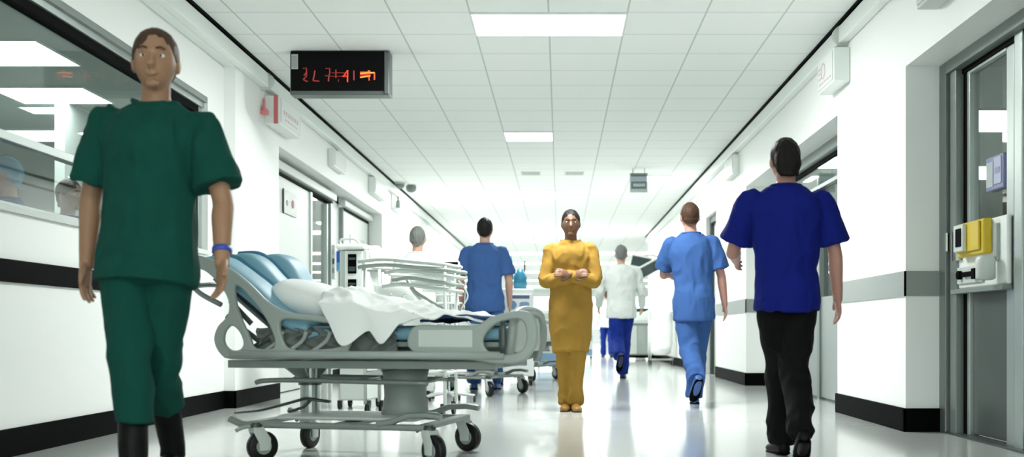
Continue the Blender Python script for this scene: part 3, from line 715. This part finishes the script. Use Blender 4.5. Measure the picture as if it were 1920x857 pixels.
def make_gurney(label, loc, rz, pads, cover, group=None, full=True):
    t = thing('hospital_gurney', label, 'gurney', loc, rz, group)
    for x, y, a in ((-.42,-.34,.9),(.50,-.36,-.6),(-.47,.32,1.45),(.46,.34,-.35)): caster(t, x, y, a)
    # base frame: long bars with curved risers at their ends
    b = MB()
    for y in (-.34,.32):
        b.loft([(-.60,y,.215),(-.54,y,.19),(-.48,y,.187),(.45,y,.187)], [.022]*4, [.016]*4, axis=(0,1,0), n=10, power=.6)
        b.loft([(.20,y,.20),(.28,y,.215),(.36,y,.245),(.46,y,.25),(.53,y,.24)], .026, .016, axis=(0,1,0), n=10, power=.6)
    b.box(-.50,-.44,-.34,.32,.18,.205).box(.42,.48,-.34,.32,.18,.205).box(-.05,.05,-.34,.32,.18,.20)
    obj('base_frame', b, framem, t, bevel=.003)
    obj('foot_pedal', MB().loft([(-.64,-.20,.235),(-.50,-.20,.25),(-.36,-.20,.285),(-.25,-.20,.315),(-.12,-.20,.30)], [.030]*5, [.008]*5, axis=(0,1,0), n=12).loft([(-.34,-.20,.245),(-.26,-.20,.27),(-.22,-.20,.31)], .02, .008, axis=(0,1,0), n=12), dgrey, t, smooth=True)
    obj('base_cover', MB().loft([(-.40,-.02,.215),(.34,-.02,.215)], .21, .014, axis=(0,1,0), n=20, power=.5), offw, t, bevel=.004)
    for x in (-.32,.22):
        o = obj('lift_column', MB().cyl((x,0,.20),(x,0,.40),.052).cyl((x,0,.38),(x,0,.50),.038), alu, t, smooth=False)
        obj('collar', MB().cyl((x,0,.375),(x,0,.40),.062), dgrey, o)
    obj('column_gaiter', MB().loft([(.22,0,.205),(.22,0,.26),(.22,0,.32),(.22,0,.42),(.22,0,.46)], [.13,.12,.11,.115,.125], n=24), mat('gaiter_grey', (.25,.29,.27), .5), t, smooth=True)
    # oxygen tray bars
    tr = MB()
    for y in (-.22,.22):
        tr.tube([(-.52,y,.395),(-.47,y,.405),(-.3,y,.41),(.1,y,.405),(.42,y,.40)], .013, sm=4)
    for x in (-.40,.0,.38): tr.tube([(x,-.22,.405),(x,.22,.405)], .009)
    obj('under_tray', tr, framem, t, smooth=True)
    # upper frame
    u = MB()
    for y in (-.31,.31): u.box(-.62,.80,y-.018,y+.018,.475,.515)
    for x in (-.60,-.3,.0,.3,.6,.78): u.box(x-.02,x+.02,-.31,.31,.48,.51)
    u.box(-.66,.84,-.30,-.28,.535,.56).box(-.66,.84,.28,.30,.535,.56)
    obj('upper_frame', u, framem, t, bevel=.004)
    for s in (-1,1): obj('bracket', MB().loft([(-.34,s*.27,.545),(-.34,s*.2,.50),(-.33,s*.1,.44),(-.32,s*.05,.40)], [.085,.07,.045,.03], .012, axis=(1,0,0), n=12), framem, t, smooth=True)
    # deck: flat section + raised back section
    dk = MB().box(-.30,.84,-.31,.31,.585,.61)
    obj('deck', dk, framem, t, bevel=.004)
    back = MB(); ang = math.radians(42)
    back.loft([(-.30,0,.60),(-.72,0,.60+.42*math.tan(ang)*.88)], .30, .010, axis=(0,1,0), n=12, power=.3)
    obj('back_deck', back, framem, t)
    for s in (-1,1): obj('back_strut', MB().tube([(-.05,s*.2,.55),(-.45,s*.2,.70)], .014).tube([(-.05,s*.2,.55),(-.2,s*.2,.56)], .02), dgrey, t)
    # mattress
    base = obj('mattress', MB().loft([(-.27,0,.65),(.0,0,.65),(.86,0,.65)], .325, .042, axis=(0,1,0), n=24, power=.45), pads[0], t, bevel=.01)
    for i, (y0, y1, top, hgt, m) in enumerate(((-.345,-.10,-.74,1.0,pads[0]), (-.10,.10,-.70,1.03,pads[0]), (.10,.335,-.63,1.04,pads[0]))):
        pts = [(-.18+.03*i,(y0+y1)/2,.67),(-.34+.03*i,(y0+y1)/2,.735),(-.50+.03*i,(y0+y1)/2,.865),(top+.10,(y0+y1)/2,hgt-.035),(top+.03,(y0+y1)/2,hgt+.012),(top-.08,(y0+y1)/2,hgt+.012)]
        hw = (y1-y0)/2; P, (ra,rb) = smooth_path(pts, [[hw]*6, [.03,.048,.055,.055,.045,.02]], 5)
        pd = obj('back_pad', MB().loft(P, ra, rb, axis=(0,1,0), n=24, power=.6), m, t, smooth=True)
        if i < 2:
            yy = y1-.02
            P2 = [p+V(-.03,hw,.0) for p in P]
            obj('piping', MB().loft([V(p.x-.012,yy+.02,p.z+.012) for p in P], .022, .052, axis=(0,1,0), n=16), pads[1], pd, smooth=True)
    # side rails
    for s in ((-1,1) if full else (-1,1)):
        v = -.37
        o1 = ring([(358,478),(392,484),(432,502),(470,532),(505,566),(545,586),(600,592),(650,600),(662,622),(655,655),(640,672),(540,674),(440,674),(415,664),(403,638),(410,612),(428,592),(430,565),(414,535),(385,508),(356,500)])
        h1 = ring([(424,622),(436,611),(450,622),(458,642),(452,655),(434,656),(422,642)])
        h2 = ring([(444,536),(466,552),(492,585),(512,622),(515,652),(480,652),(470,632),(455,600),(444,565)])
        h3 = ring([(528,602),(560,600),(605,605),(640,612),(645,632),(638,650),(590,656),(545,654),(530,632)])
        me = panel_mesh('side_rail', o1, [h1,h2,h3], .030, 4, .010)
        ob = obj('side_rail', me, grey, t, loc=(0, s*.37, 0), smooth=True)
        if s > 0: ob.location.y = .36
        # fabric and linkage behind the rail's openings
        def skirt(a, b_):
            x = -.45+a*.75; z = .545+b_*.135
            q = noise.noise(Vector((x*9, b_*3, s*3)))*.012 + .012*math.sin(x*60+6*noise.noise(Vector((x*4,b_*3,2))))*(.4+b_)
            return (x, s*(.335)+q, z + .006*noise.noise(Vector((x*20,0,b_*4))))
        obj('mattress_skirt', grid_mesh(150, 14, skirt), skirtm, ob, smooth=True).location.y = -ob.location.y
        lk = MB()
        for a, c in (((-.62,.74),(-.42,.60)), ((-.50,.56),(-.30,.68)), ((-.60,.82),(-.48,.70))):
            lk.loft([(a[0],-s*.03,a[1]),(c[0],-s*.03,c[1])], .014, .005, axis=(0,0,1), n=8)
        obj('linkage', lk, dgrey, ob)
        for q in range(3): obj('strap', MB().tube([(-.40+q*.13,-s*.012,.56),(-.33+q*.13,-s*.022,.61),(-.30+q*.13,-s*.012,.66)], .011, sm=4), grey, ob, smooth=True)
        ro = MB().loft([(-.57,s*.385,.545),(.0,s*.385,.545),(.86,s*.385,.545)], .016, .020, axis=(0,1,0), n=12)
        obj('lower_rail', ro, grey, t, smooth=True)
        # foot-end panel and rail loop
        o2 = ring([(775,614),(830,610),(893,610),(918,596),(950,586),(985,583),(1003,598),(1008,630),(1000,660),(975,680),(930,682),(890,676),(775,660)])
        h4 = ring([(908,634),(925,612),(955,600),(980,602),(988,628),(980,655),(955,665),(925,662),(910,652)])
        fr_ = obj('foot_rail', panel_mesh('foot_rail', o2, [h4], .030, 4, .010), grey, t, loc=(0, s*.37, 0), smooth=True)
        if s > 0: fr_.location.x = -.12
        obj('rail_panel', MB().box(*[trace(785,650,v)[0], trace(888,650,v)[0]], -s*.0-.018, -s*.0+.018, trace(785,652,v)[1], trace(785,618,v)[1]), offw, fr_, bevel=.008)
        obj('grip', MB().loft([(trace(945,x,v)[0]+.0,s*.025,trace(945,x,v)[1]) for x in (662,645,620,603)], [.012,.02,.02,.012], .012, n=12), dgrey, fr_, smooth=True)
    # foot board: upright grey loops
    fb = MB(); 
    fb.loft([(.97,-.30,.50),(.99,-.31,.66),(1.0,-.26,.745),(1.0,0,.765),(1.0,.26,.745),(.99,.31,.66),(.97,.30,.50)], .022, .030, n=12)
    P, (r,) = smooth_path([(.86,-.30,.50),(.88,-.32,.62),(.89,-.27,.74),(.89,0,.77),(.89,.27,.74),(.88,.32,.62),(.86,.30,.50)], [[.022]*7], 5)
    fbo = obj('foot_board', MB().tube(P, .022, n=12), grey, t, smooth=True)
    obj('board_panel', MB().loft([(.875,0,.56),(.882,0,.60),(.885,0,.70),(.885,0,.73)], [.26,.27,.25,.2], .012, axis=(0,1,0), n=16, power=.5), offw, fbo, smooth=True)
    obj('push_handle', MB().tube([(-.70,-.25,.80),(-.82,-.25,.86),(-.86,-.22,.90),(-.86,0,.915),(-.86,.22,.90),(-.82,.25,.86),(-.70,.25,.80)], .014, sm=5), framem, t, smooth=True)
    return t
g = make_gurney('nearest grey gurney with raised light blue back section and grey side rails', (BED0.x, BED0.y, 0), TH, (blue1, blue2), None)
# things lying on it
def inbed(o, cat, label): 
    tag(o, label, cat); o.location = (BED0.x, BED0.y, 0); o.rotation_euler = (0,0,TH)
def ridge(p): return 1-abs(noise.noise(p))*2.2
def sheet(a, b):
    u = -.36 + a*1.10; ss = lambda x: (lambda t: t*t*(3-2*t))(min(1, max(0, x)))
    s0 = -.16 - .40*ss((u+.20)/.22) + .22*ss((u-.40)/.15); s = s0 + b*(.32-s0)      # s < -.35 hangs over the near side
    hang = .62*math.exp(-((u-.04)/.10)**2)+.50*math.exp(-((u-.25)/.07)**2)+.08
    h = .135*math.exp(-((u+.10)/.17)**2)+.075*math.exp(-((u+.34)/.10)**2)+.065*math.exp(-((u-.20)/.18)**2)+.025
    h *= .55+.45*math.sin(min(1, max(0, (s+.45)/.45))*PI*.5)
    p = Vector((u*4.2+s*2.2, s*3.4-u*1.6, .3)); f = ridge(p)*.028 + ridge(p*2.1+Vector((4,1,0)))*.010 + noise.noise(p*5)*.004
    edge = min(1, 6*min(a, 1-a)+.12)
    z = .703 + (h + f)*edge
    y = s
    if s < -.36:
        d = -.36-s; y = -.392 - .012*f*20*d - .02*math.sin(u*30)*d*3; z = z - (.01 + d*hang*1.35)
    elif s < -.30: 
        q = (-.30-s)/.06; z = z - .01*q; y = s - .03*q
    uu = u + .03*noise.noise(Vector((s*3, u*2, 9)))
    return (uu, y, z)
o = obj('bed_sheet', grid_mesh(170, 120, sheet), linen, None, smooth=True); solid(o, .006, 1); inbed(o, 'sheet', 'crumpled white sheet heaped on the nearest gurney and hanging over its side')
def pillowf(a, b):
    u = a*2-1; w_ = b*2-1
    return u, w_
def cushion(name, cx, cy, cz, lx, ly, hz, m, tilt=0):
    bm = bmesh.new(); bmesh.ops.create_uvsphere(bm, u_segments=48, v_segments=28, radius=1)
    for v in bm.verts:
        x, y, z = v.co
        sx = math.copysign(abs(x)**.62, x); sy = math.copysign(abs(y)**.62, y)
        w_ = noise.noise(Vector((x*2.2,y*2.2,z)))*.10
        v.co = V(sx*lx, sy*ly, z*hz*(1+w_)*(1-.25*(abs(sx*sy)**3)))
    me = bpy.data.meshes.new(name); bm.to_mesh(me); bm.free(); me.transform(Matrix.Translation((cx,cy,cz)) @ Matrix.Rotation(tilt,4,'Y'))
    return obj(name, me, m, None, smooth=True)
o = cushion('pillow', -.27, .02, .815, .23, .27, .10, linen, math.radians(16)); inbed(o, 'pillow', 'white pillow lying against the blue back section of the nearest gurney')
def bs(a, b):
    u = .42+a*.42; s = -.33+b*.62
    return (u, s, .702+.022*math.sin(a*PI)+.008*ridge(Vector((u*5,s*4,2))))
o = obj('blue_blanket', grid_mesh(60, 50, bs), bluesheet, None, smooth=True); solid(o, .014, 1); inbed(o, 'blanket', 'folded dark blue blanket at the foot end of the nearest gurney')
def ws(a, b):
    u = .30+a*.52; s = -.20+b*.50
    return (u, s, .738-.02*a+.012*ridge(Vector((u*6,s*5,7))))
o = obj('sheet_fold', grid_mesh(60, 50, ws), linen, None, smooth=True); solid(o, .01, 1); inbed(o, 'sheet', 'flat white fold of linen over the dark blue blanket')

# farther gurneys: same build, pale pads
def recolor(o):
    for ch in o.children: recolor(ch)
g2 = copy_tree(g); tag(g2, 'second grey gurney standing behind the nearest one, its wheels showing past it'); g2.location = (-.97,11.35,0); g2.rotation_euler = (0,0,math.radians(-30))
g3 = copy_tree(g); tag(g3, 'third grey gurney farthest down the hall near the blue and white trolley'); g3.location = (-.62,14.75,0); g3.rotation_euler = (0,0,math.radians(-30))
for gg in (g, g2, g3): gg['group'] = 'hospital gurneys parked along the left side'
for gg in (g2, g3):
    for ch in gg.children:
        if ch.name.startswith(('back_pad', 'mattress')):
            ch.data = ch.data.copy(); ch.data.materials[0] = linen2
            for c2 in ch.children: c2.data = c2.data.copy(); c2.data.materials[0] = offw

# ------------------------------------------------------------------ equipment behind the gurney
def wheels(t, x, y, r=.035):
    for sx in (-1,1):
        for sy in (-1,1):
            c = obj('caster', MB().cyl((sx*x-.012,sy*y,r),(sx*x+.012,sy*y,r),r,n=18), black, t)
            obj('caster_fork', MB().box(sx*x-.02,sx*x+.02,sy*y-.012,sy*y+.012,r,r*2.2), dgrey, c)
t = thing('medical_console', 'tall white medical console with two black displays behind the nearest gurney', 'medical console', (-1.74,9.2,0), math.radians(-6)); t.scale = (.97,)*3
wheels(t, .13, .15)
bd = obj('cabinet', MB().box(-.13,.13,-.17,.17,.075,1.40), offw, t, bevel=.02)
obj('front_panel', MB().box(-.075,.085,-.185,-.17,.95,1.39), white, t, bevel=.006)
for z0, z1 in ((1.19,1.36),(1.0,1.14)):
    d = obj('display', MB().box(-.045,.03,-.192,-.185,z0,z1), blackm, t, bevel=.002)
    obj('readout', MB().box(-.038,.023,-.194,-.192,z0+.02,z0+.06).box(-.038,.023,-.194,-.192,z1-.05,z1-.03), dgrey, d)
hd = obj('top_housing', MB().box(-.15,.11,-.21,.18,1.40,1.45), white, t, bevel=.018)
obj('handle', MB().tube([(-.12,-.15,1.45),(-.12,-.15,1.49),(-.0,-.15,1.495),(.05,-.15,1.45)],.012,sm=4), offw, hd, smooth=True)
obj('side_pod', MB().loft([(.15,0,1.22),(.15,0,1.26),(.15,0,1.38),(.14,0,1.44)],[.05,.06,.06,.04],[.12,.15,.15,.10],axis=(1,0,0),n=20), white, t, smooth=True)
# blue box on the wall pier
t = thing('wall_dispenser', 'blue and pale blue box on the wall between the two left doors', 'dispenser', (-3.06,14.28,1.48))
obj('box', MB().box(0,.17,-.2,.2,.10,.25), mat('dispenser_blue', (.02,.12,.55), .4), t, bevel=.01)
obj('lower_half', MB().box(0,.165,-.2,.2,0,.10), mat('dispenser_cyan', (.12,.38,.60), .4), t, bevel=.006)
# wall console with switches by the left doorway
t = thing('wall_panel', 'upright white switch panel beside the glazed left door', 'switch panel', (-3.0,13.97,1.35))
obj('plate', MB().box(0,.05,-.04,.04,-.0,.45), white, t, bevel=.006)
for k in range(3): obj('switch', MB().box(.01,.04,-.052,-.04,.08+k*.12,.15+k*.12), (grey, dgrey, offw)[k], t, bevel=.003)
# wheeled tubular stretcher frame
t = thing('transfer_trolley', 'pale grey trolley with stacked tubular rails behind the white sheet', 'trolley', (-1.17,8.35,0), math.radians(-8)); t.scale = (.88,.88,.97)
wheels(t, .34, .2, .05)
fr = MB()
for x in (-.36,.36):
    for y in (-.2,.2): fr.tube([(x,y,.1),(x,y,1.20)], .016)
fr.tube([(-.36,-.2,.35),(.36,-.2,.35)], .016).tube([(-.36,.2,.35),(.36,.2,.35)], .016).tube([(-.36,-.2,.35),(-.36,.2,.35)],.016).tube([(.36,-.2,.35),(.36,.2,.35)],.016)
obj('frame', fr, offw, t, smooth=True)
for k, (z, L, dx) in enumerate(((1.24,.40,-.02),(1.195,.42,0),(1.15,.30,.12),(1.09,.26,.15),(1.04,.30,.10))):
    obj('rail', MB().tube([(dx-L,-.21,z),(dx-L*.4,-.235,z+.015),(dx+L*.4,-.235,z-.012),(dx+L*.95,-.20,z-.03),(dx+L,-.0,z-.03),(dx+L*.95,.20,z-.03),(dx-L,.21,z),(dx-L-.02,0,z)], .015, sm=4, closed=False), (offw, grey, offw, grey, offw)[k], t, smooth=True)
obj('tray', MB().box(-.36,.36,-.2,.2,.78,.80), white, t, bevel=.01)
obj('bin', MB().loft([(-.12,0,.80),(-.12,0,.95),(-.12,0,1.06)],[.17,.20,.21],[.13,.15,.16],axis=(1,0,0),n=24,power=.6), white, t, smooth=True)
for k in range(4): obj('tap', MB().tube([(-.28+k*.13,-.16,.93),(-.28+k*.13,-.19,.96),(-.25+k*.13,-.20,.98)], .008, sm=3), chrome, t, smooth=True)
obj('hose', MB().tube([(.02,-.2,1.09),(.10,-.23,1.0),(.22,-.24,.93),(.34,-.2,.86),(.40,-.1,.80)], .013, sm=5), grey, t, smooth=True)
obj('hose', MB().tube([(.05,-.2,1.03),(.12,-.24,.96),(.25,-.25,.88),(.36,-.2,.83)], .011, sm=5), offw, t, smooth=True)
# patient monitor on stand
t = thing('patient_monitor', 'white patient monitor with dark screen on a stand between gurney and left wall', 'monitor', (-1.04,9.95,0))
bs_ = MB()
for k in range(5): bs_.tube([(0,0,.09),(.24*math.cos(k*1.257),.24*math.sin(k*1.257),.06)], .014)
obj('star_base', bs_, grey, t)
for k in range(5): obj('caster', MB().cyl((.24*math.cos(k*1.257)-.01,.24*math.sin(k*1.257),.03),(.24*math.cos(k*1.257)+.01,.24*math.sin(k*1.257),.03),.03,n=14), black, t)
obj('pole', MB().cyl((0,0,.08),(0,0,1.15),.014), chrome, t)
mo = obj('monitor', MB().loft([(-.02,.06,1.24),(-.02,.0,1.24),(-.02,-.06,1.24)],[.10,.13,.12],[.08,.11,.10],axis=(1,0,0),n=24,power=.6), white, t, smooth=True)
obj('screen', MB().box(-.04,.09,-.068,-.058,1.19,1.31), blackm, mo, bevel=.003)
obj('basket', MB().box(-.12,.12,-.08,.08,.92,.935).tube([(-.12,-.08,1.0),(.12,-.08,1.0),(.12,.08,1.0),(-.12,.08,1.0)],.005,closed=True), offw, t)
obj('cable', MB().tube([(.08,-.03,1.15),(.18,-.05,1.0),(.12,-.06,.85),(.2,-.05,.7),(.05,-.02,.5)],.008,sm=5), grey, t, smooth=True)
# blue/white supply trolley
t = thing('supply_trolley', 'tall white trolley topped with teal bottles beyond the gurney foot', 'trolley', (-.55,13.25,0), math.radians(4)); t.scale = (1.12,)*3
wheels(t, .16, .2, .05)
obj('cabinet', MB().box(-.19,.19,-.24,.24,.10,1.06), white, t, bevel=.015)
obj('drawer', MB().box(-.17,.17,-.255,-.24,.80,1.0), white, t, bevel=.005); obj('drawer', MB().box(-.17,.17,-.255,-.24,.45,.77), white, t, bevel=.005)
teal = mat('teal_plastic', (.02,.20,.32), .35); pb = mat('pale_blue_plastic', (.16,.30,.46), .35)
obj('label_plate', MB().box(-.06,.14,-.262,-.255,.95,.985), mat('slate_blue', (.06,.10,.20), .4), t)
obj('window', MB().loft([(.085,-.255,.86),(.085,-.263,.86)], [.055,.05], [.055,.05], axis=(1,0,0), n=20, power=.5), pb, t)
obj('dial', MB().cyl((-.05,-.255,.88),(-.05,-.265,.88),.05), pb, t)
obj('back_post', MB().box(-.19,-.06,.05,.15,1.06,1.32), white, t, bevel=.01)
obj('tray', MB().box(-.34,-.19,-.12,.12,1.22,1.25).box(-.34,-.19,-.12,-.10,1.25,1.28), offw, t, bevel=.005)
for x, y, z, h, r, lb in ((-.125,.10,1.22,.16,.05,'tall'), (-.06,-.05,1.06,.38,.03,'x'), (.05,-.06,1.08,.22,.075,'y')):
    m = MB().loft([(0,0,0),(0,0,h*.6),(0,0,h*.8),(0,0,h)],[r,r,r*.7,r*.4],n=18)
    o = obj('bottle', m, teal, None, smooth=True, loc=t.location+V(x,y,0)*1.12); tag(o, {'tall':'short teal bottle on the white trolley post','x':'narrow tall teal bottle on the white trolley','y':'wide teal bottle at the right edge of the white trolley'}[lb], 'bottle', 'teal bottles on the supply trolley')
    o.location.z = (1.322 if lb == 'tall' else 1.062)*1.12; o.scale = (1.12,)*3
obj('pole', MB().cyl((.10,.1,1.06),(.10,.1,1.38),.008), dgrey, t)
# more supply carts further on
for i, (x, y, s_, lb) in enumerate(((-.28,17.0,1.0,'white drawer cart behind the blue and white trolley'), (-.22,20.5,.95,'low white cart farther down the hall behind the mustard dressed woman'), (.55,24.0,.75,'small white cabinet between the mustard dressed woman and the white topped walker'))):
    t = thing('drawer_cart', lb, 'cart', (x,y,0), 0)
    wheels(t, .2*s_, .2*s_, .05)
    obj('cabinet', MB().box(-.25*s_,.25*s_,-.24*s_,.24*s_,.11,1.0*s_), white, t, bevel=.012)
    for k in range(4):
        dr = obj('drawer', MB().box(-.23*s_,.23*s_,-.255*s_,-.24*s_,.13+k*.21*s_,.13+k*.21*s_+.19*s_), (offw if k % 2 else pb), t, bevel=.004)
        obj('handle', MB().box(-.08,.08,-.27*s_-.01,-.255*s_,.20+k*.21*s_,.215+k*.21*s_), grey, dr)
    obj('top_rail', MB().tube([(-.25*s_,-.24*s_,1.0*s_),(-.25*s_,-.24*s_,1.07*s_),(-.25*s_,.24*s_,1.07*s_),(.25*s_,.24*s_,1.07*s_),(.25*s_,-.24*s_,1.07*s_),(.25*s_,-.24*s_,1.0*s_)],.01), chrome, t)
    obj('lamp_arm', MB().tube([(.2*s_,.2*s_,1.0*s_),(.22*s_,.2*s_,1.3*s_),(.10*s_,.1*s_,1.4*s_)],.012,sm=4), grey, t, smooth=True)
# right side far equipment
t = thing('equipment_cart', 'grey metal cart by the right wall between the white topped walker and light blue walker', 'cart', (1.88,24.6,0))
wheels(t, .3, .25, .06)
obj('cabinet', MB().box(-.34,.34,-.3,.3,.12,.85), mat('cart_grey', (.20,.24,.225), .4, metal=.4), t, bevel=.01)
for k in range(3): obj('door_panel', MB().box(-.33+k*.22,-.12+k*.22,-.315,-.3,.15,.80), (offw, grey, offw)[k], t, bevel=.005)
obj('worktop', MB().box(-.37,.37,-.33,.33,.85,.90), offw, t, bevel=.008)
obj('upper_box', MB().box(-.2,.25,-.2,.2,.90,1.12), white, t, bevel=.02)
obj('kick_plate', MB().box(-.34,.34,-.3,.3,.06,.12), blackm, t)
obj('bowl', MB().loft([(-.05,0,1.12),(-.05,0,1.14),(-.05,0,1.2)],[.1,.2,.24],n=20), dgrey, t, smooth=True)
for i, (x, y, z, tl, lb) in enumerate(((1.92,22.9,2.02,.5,'tilted dark monitor on a wall arm above the grey cart'), (1.80,23.6,2.22,-.2,'second smaller monitor on a wall arm behind the tilted one'))):
    t = thing('arm_monitor', lb, 'monitor', (x,y,z), 0, 'monitors on arms at the far right')
    me = MB().box(-.24,.24,-.02,.03,-.14,.14).mesh('m'); me.transform(Matrix.Rotation(-tl,4,'Y') @ Matrix.Rotation(.5,4,'X')); sc = obj('screen_housing', me, white, t, bevel=.01)
    me = MB().box(-.21,.21,-.028,-.02,-.115,.115).mesh('m'); me.transform(Matrix.Rotation(-tl,4,'Y') @ Matrix.Rotation(.5,4,'X')); obj('screen', me, mat('screen_slate', (.03,.05,.055), .2), sc)
    obj('arm', MB().tube([(0,.03,0),(.12,.1,.15),(2.28-x,.1,.10)], .02, sm=3), offw, t, smooth=True)
t = thing('linen_trolley', 'white linen trolley with bulging bag against the far right wall', 'trolley', (1.98,20.8,0))
wheels(t, .22, .22, .05)
obj('frame', MB().tube([(-.22,-.22,.1),(-.22,-.22,1.05),(-.22,.22,1.05),(-.22,.22,.1)],.014).tube([(.22,-.22,.1),(.22,-.22,1.05),(.22,.22,1.05),(.22,.22,.1)],.014).tube([(-.22,-.22,.12),(.22,-.22,.12)],.014), chrome, t)
def bag(me):
    for v in me.vertices: v.co += v.co.normalized()*0 + Vector((1,1,0))*noise.noise(v.co*6)*.03
obj('linen_bag', remesh(MB().loft([(0,0,.2),(0,0,.35),(0,0,.7),(0,0,1.0),(0,0,1.12)],[.14,.22,.24,.22,.12],n=24), .02, 3, bag, 'bag'), linen, t)
t = thing('waste_bin', 'small dark pedal bin on the floor near the far right cart', 'bin', (2.05,27.0,0))
obj('body', MB().loft([(0,0,0),(0,0,.3)],[.13,.15],n=20), dgrey, t); obj('lid', MB().loft([(0,0,.3),(0,0,.34)],[.155,.12],n=20), black, t)
# ------------------------------------------------------------------ camera, world, view
cam = bpy.data.cameras.new('camera'); co = bpy.data.objects.new('camera', cam); COL.objects.link(co)
co.location = (0,0,.66); co.rotation_euler = (PI/2,0,0)
cam.sensor_width = 36; cam.lens = 1990/1920*36; cam.shift_x = -90/1920; cam.shift_y = 193.5/1920; cam.clip_end = 200; cam.clip_start = .05
S.camera = co
w = bpy.data.worlds.new('world'); S.world = w; w.use_nodes = True
w.node_tree.nodes['Background'].inputs[0].default_value = (.90,1,.96,1); w.node_tree.nodes['Background'].inputs[1].default_value = 3.0
S.view_settings.view_transform = 'Standard'; S.view_settings.look = 'None'; S.view_settings.gamma = 1; S.view_settings.use_curve_mapping = False
S.view_settings.exposure = 0.45
cam.dof.use_dof = True; cam.dof.focus_distance = 7.5; cam.dof.aperture_fstop = 2.0
S.cycles.use_denoising = True; S.cycles.max_bounces = 8; S.cycles.diffuse_bounces = 5; S.cycles.glossy_bounces = 4; S.cycles.sample_clamp_indirect = 6
S.cycles.transparent_max_bounces = 12
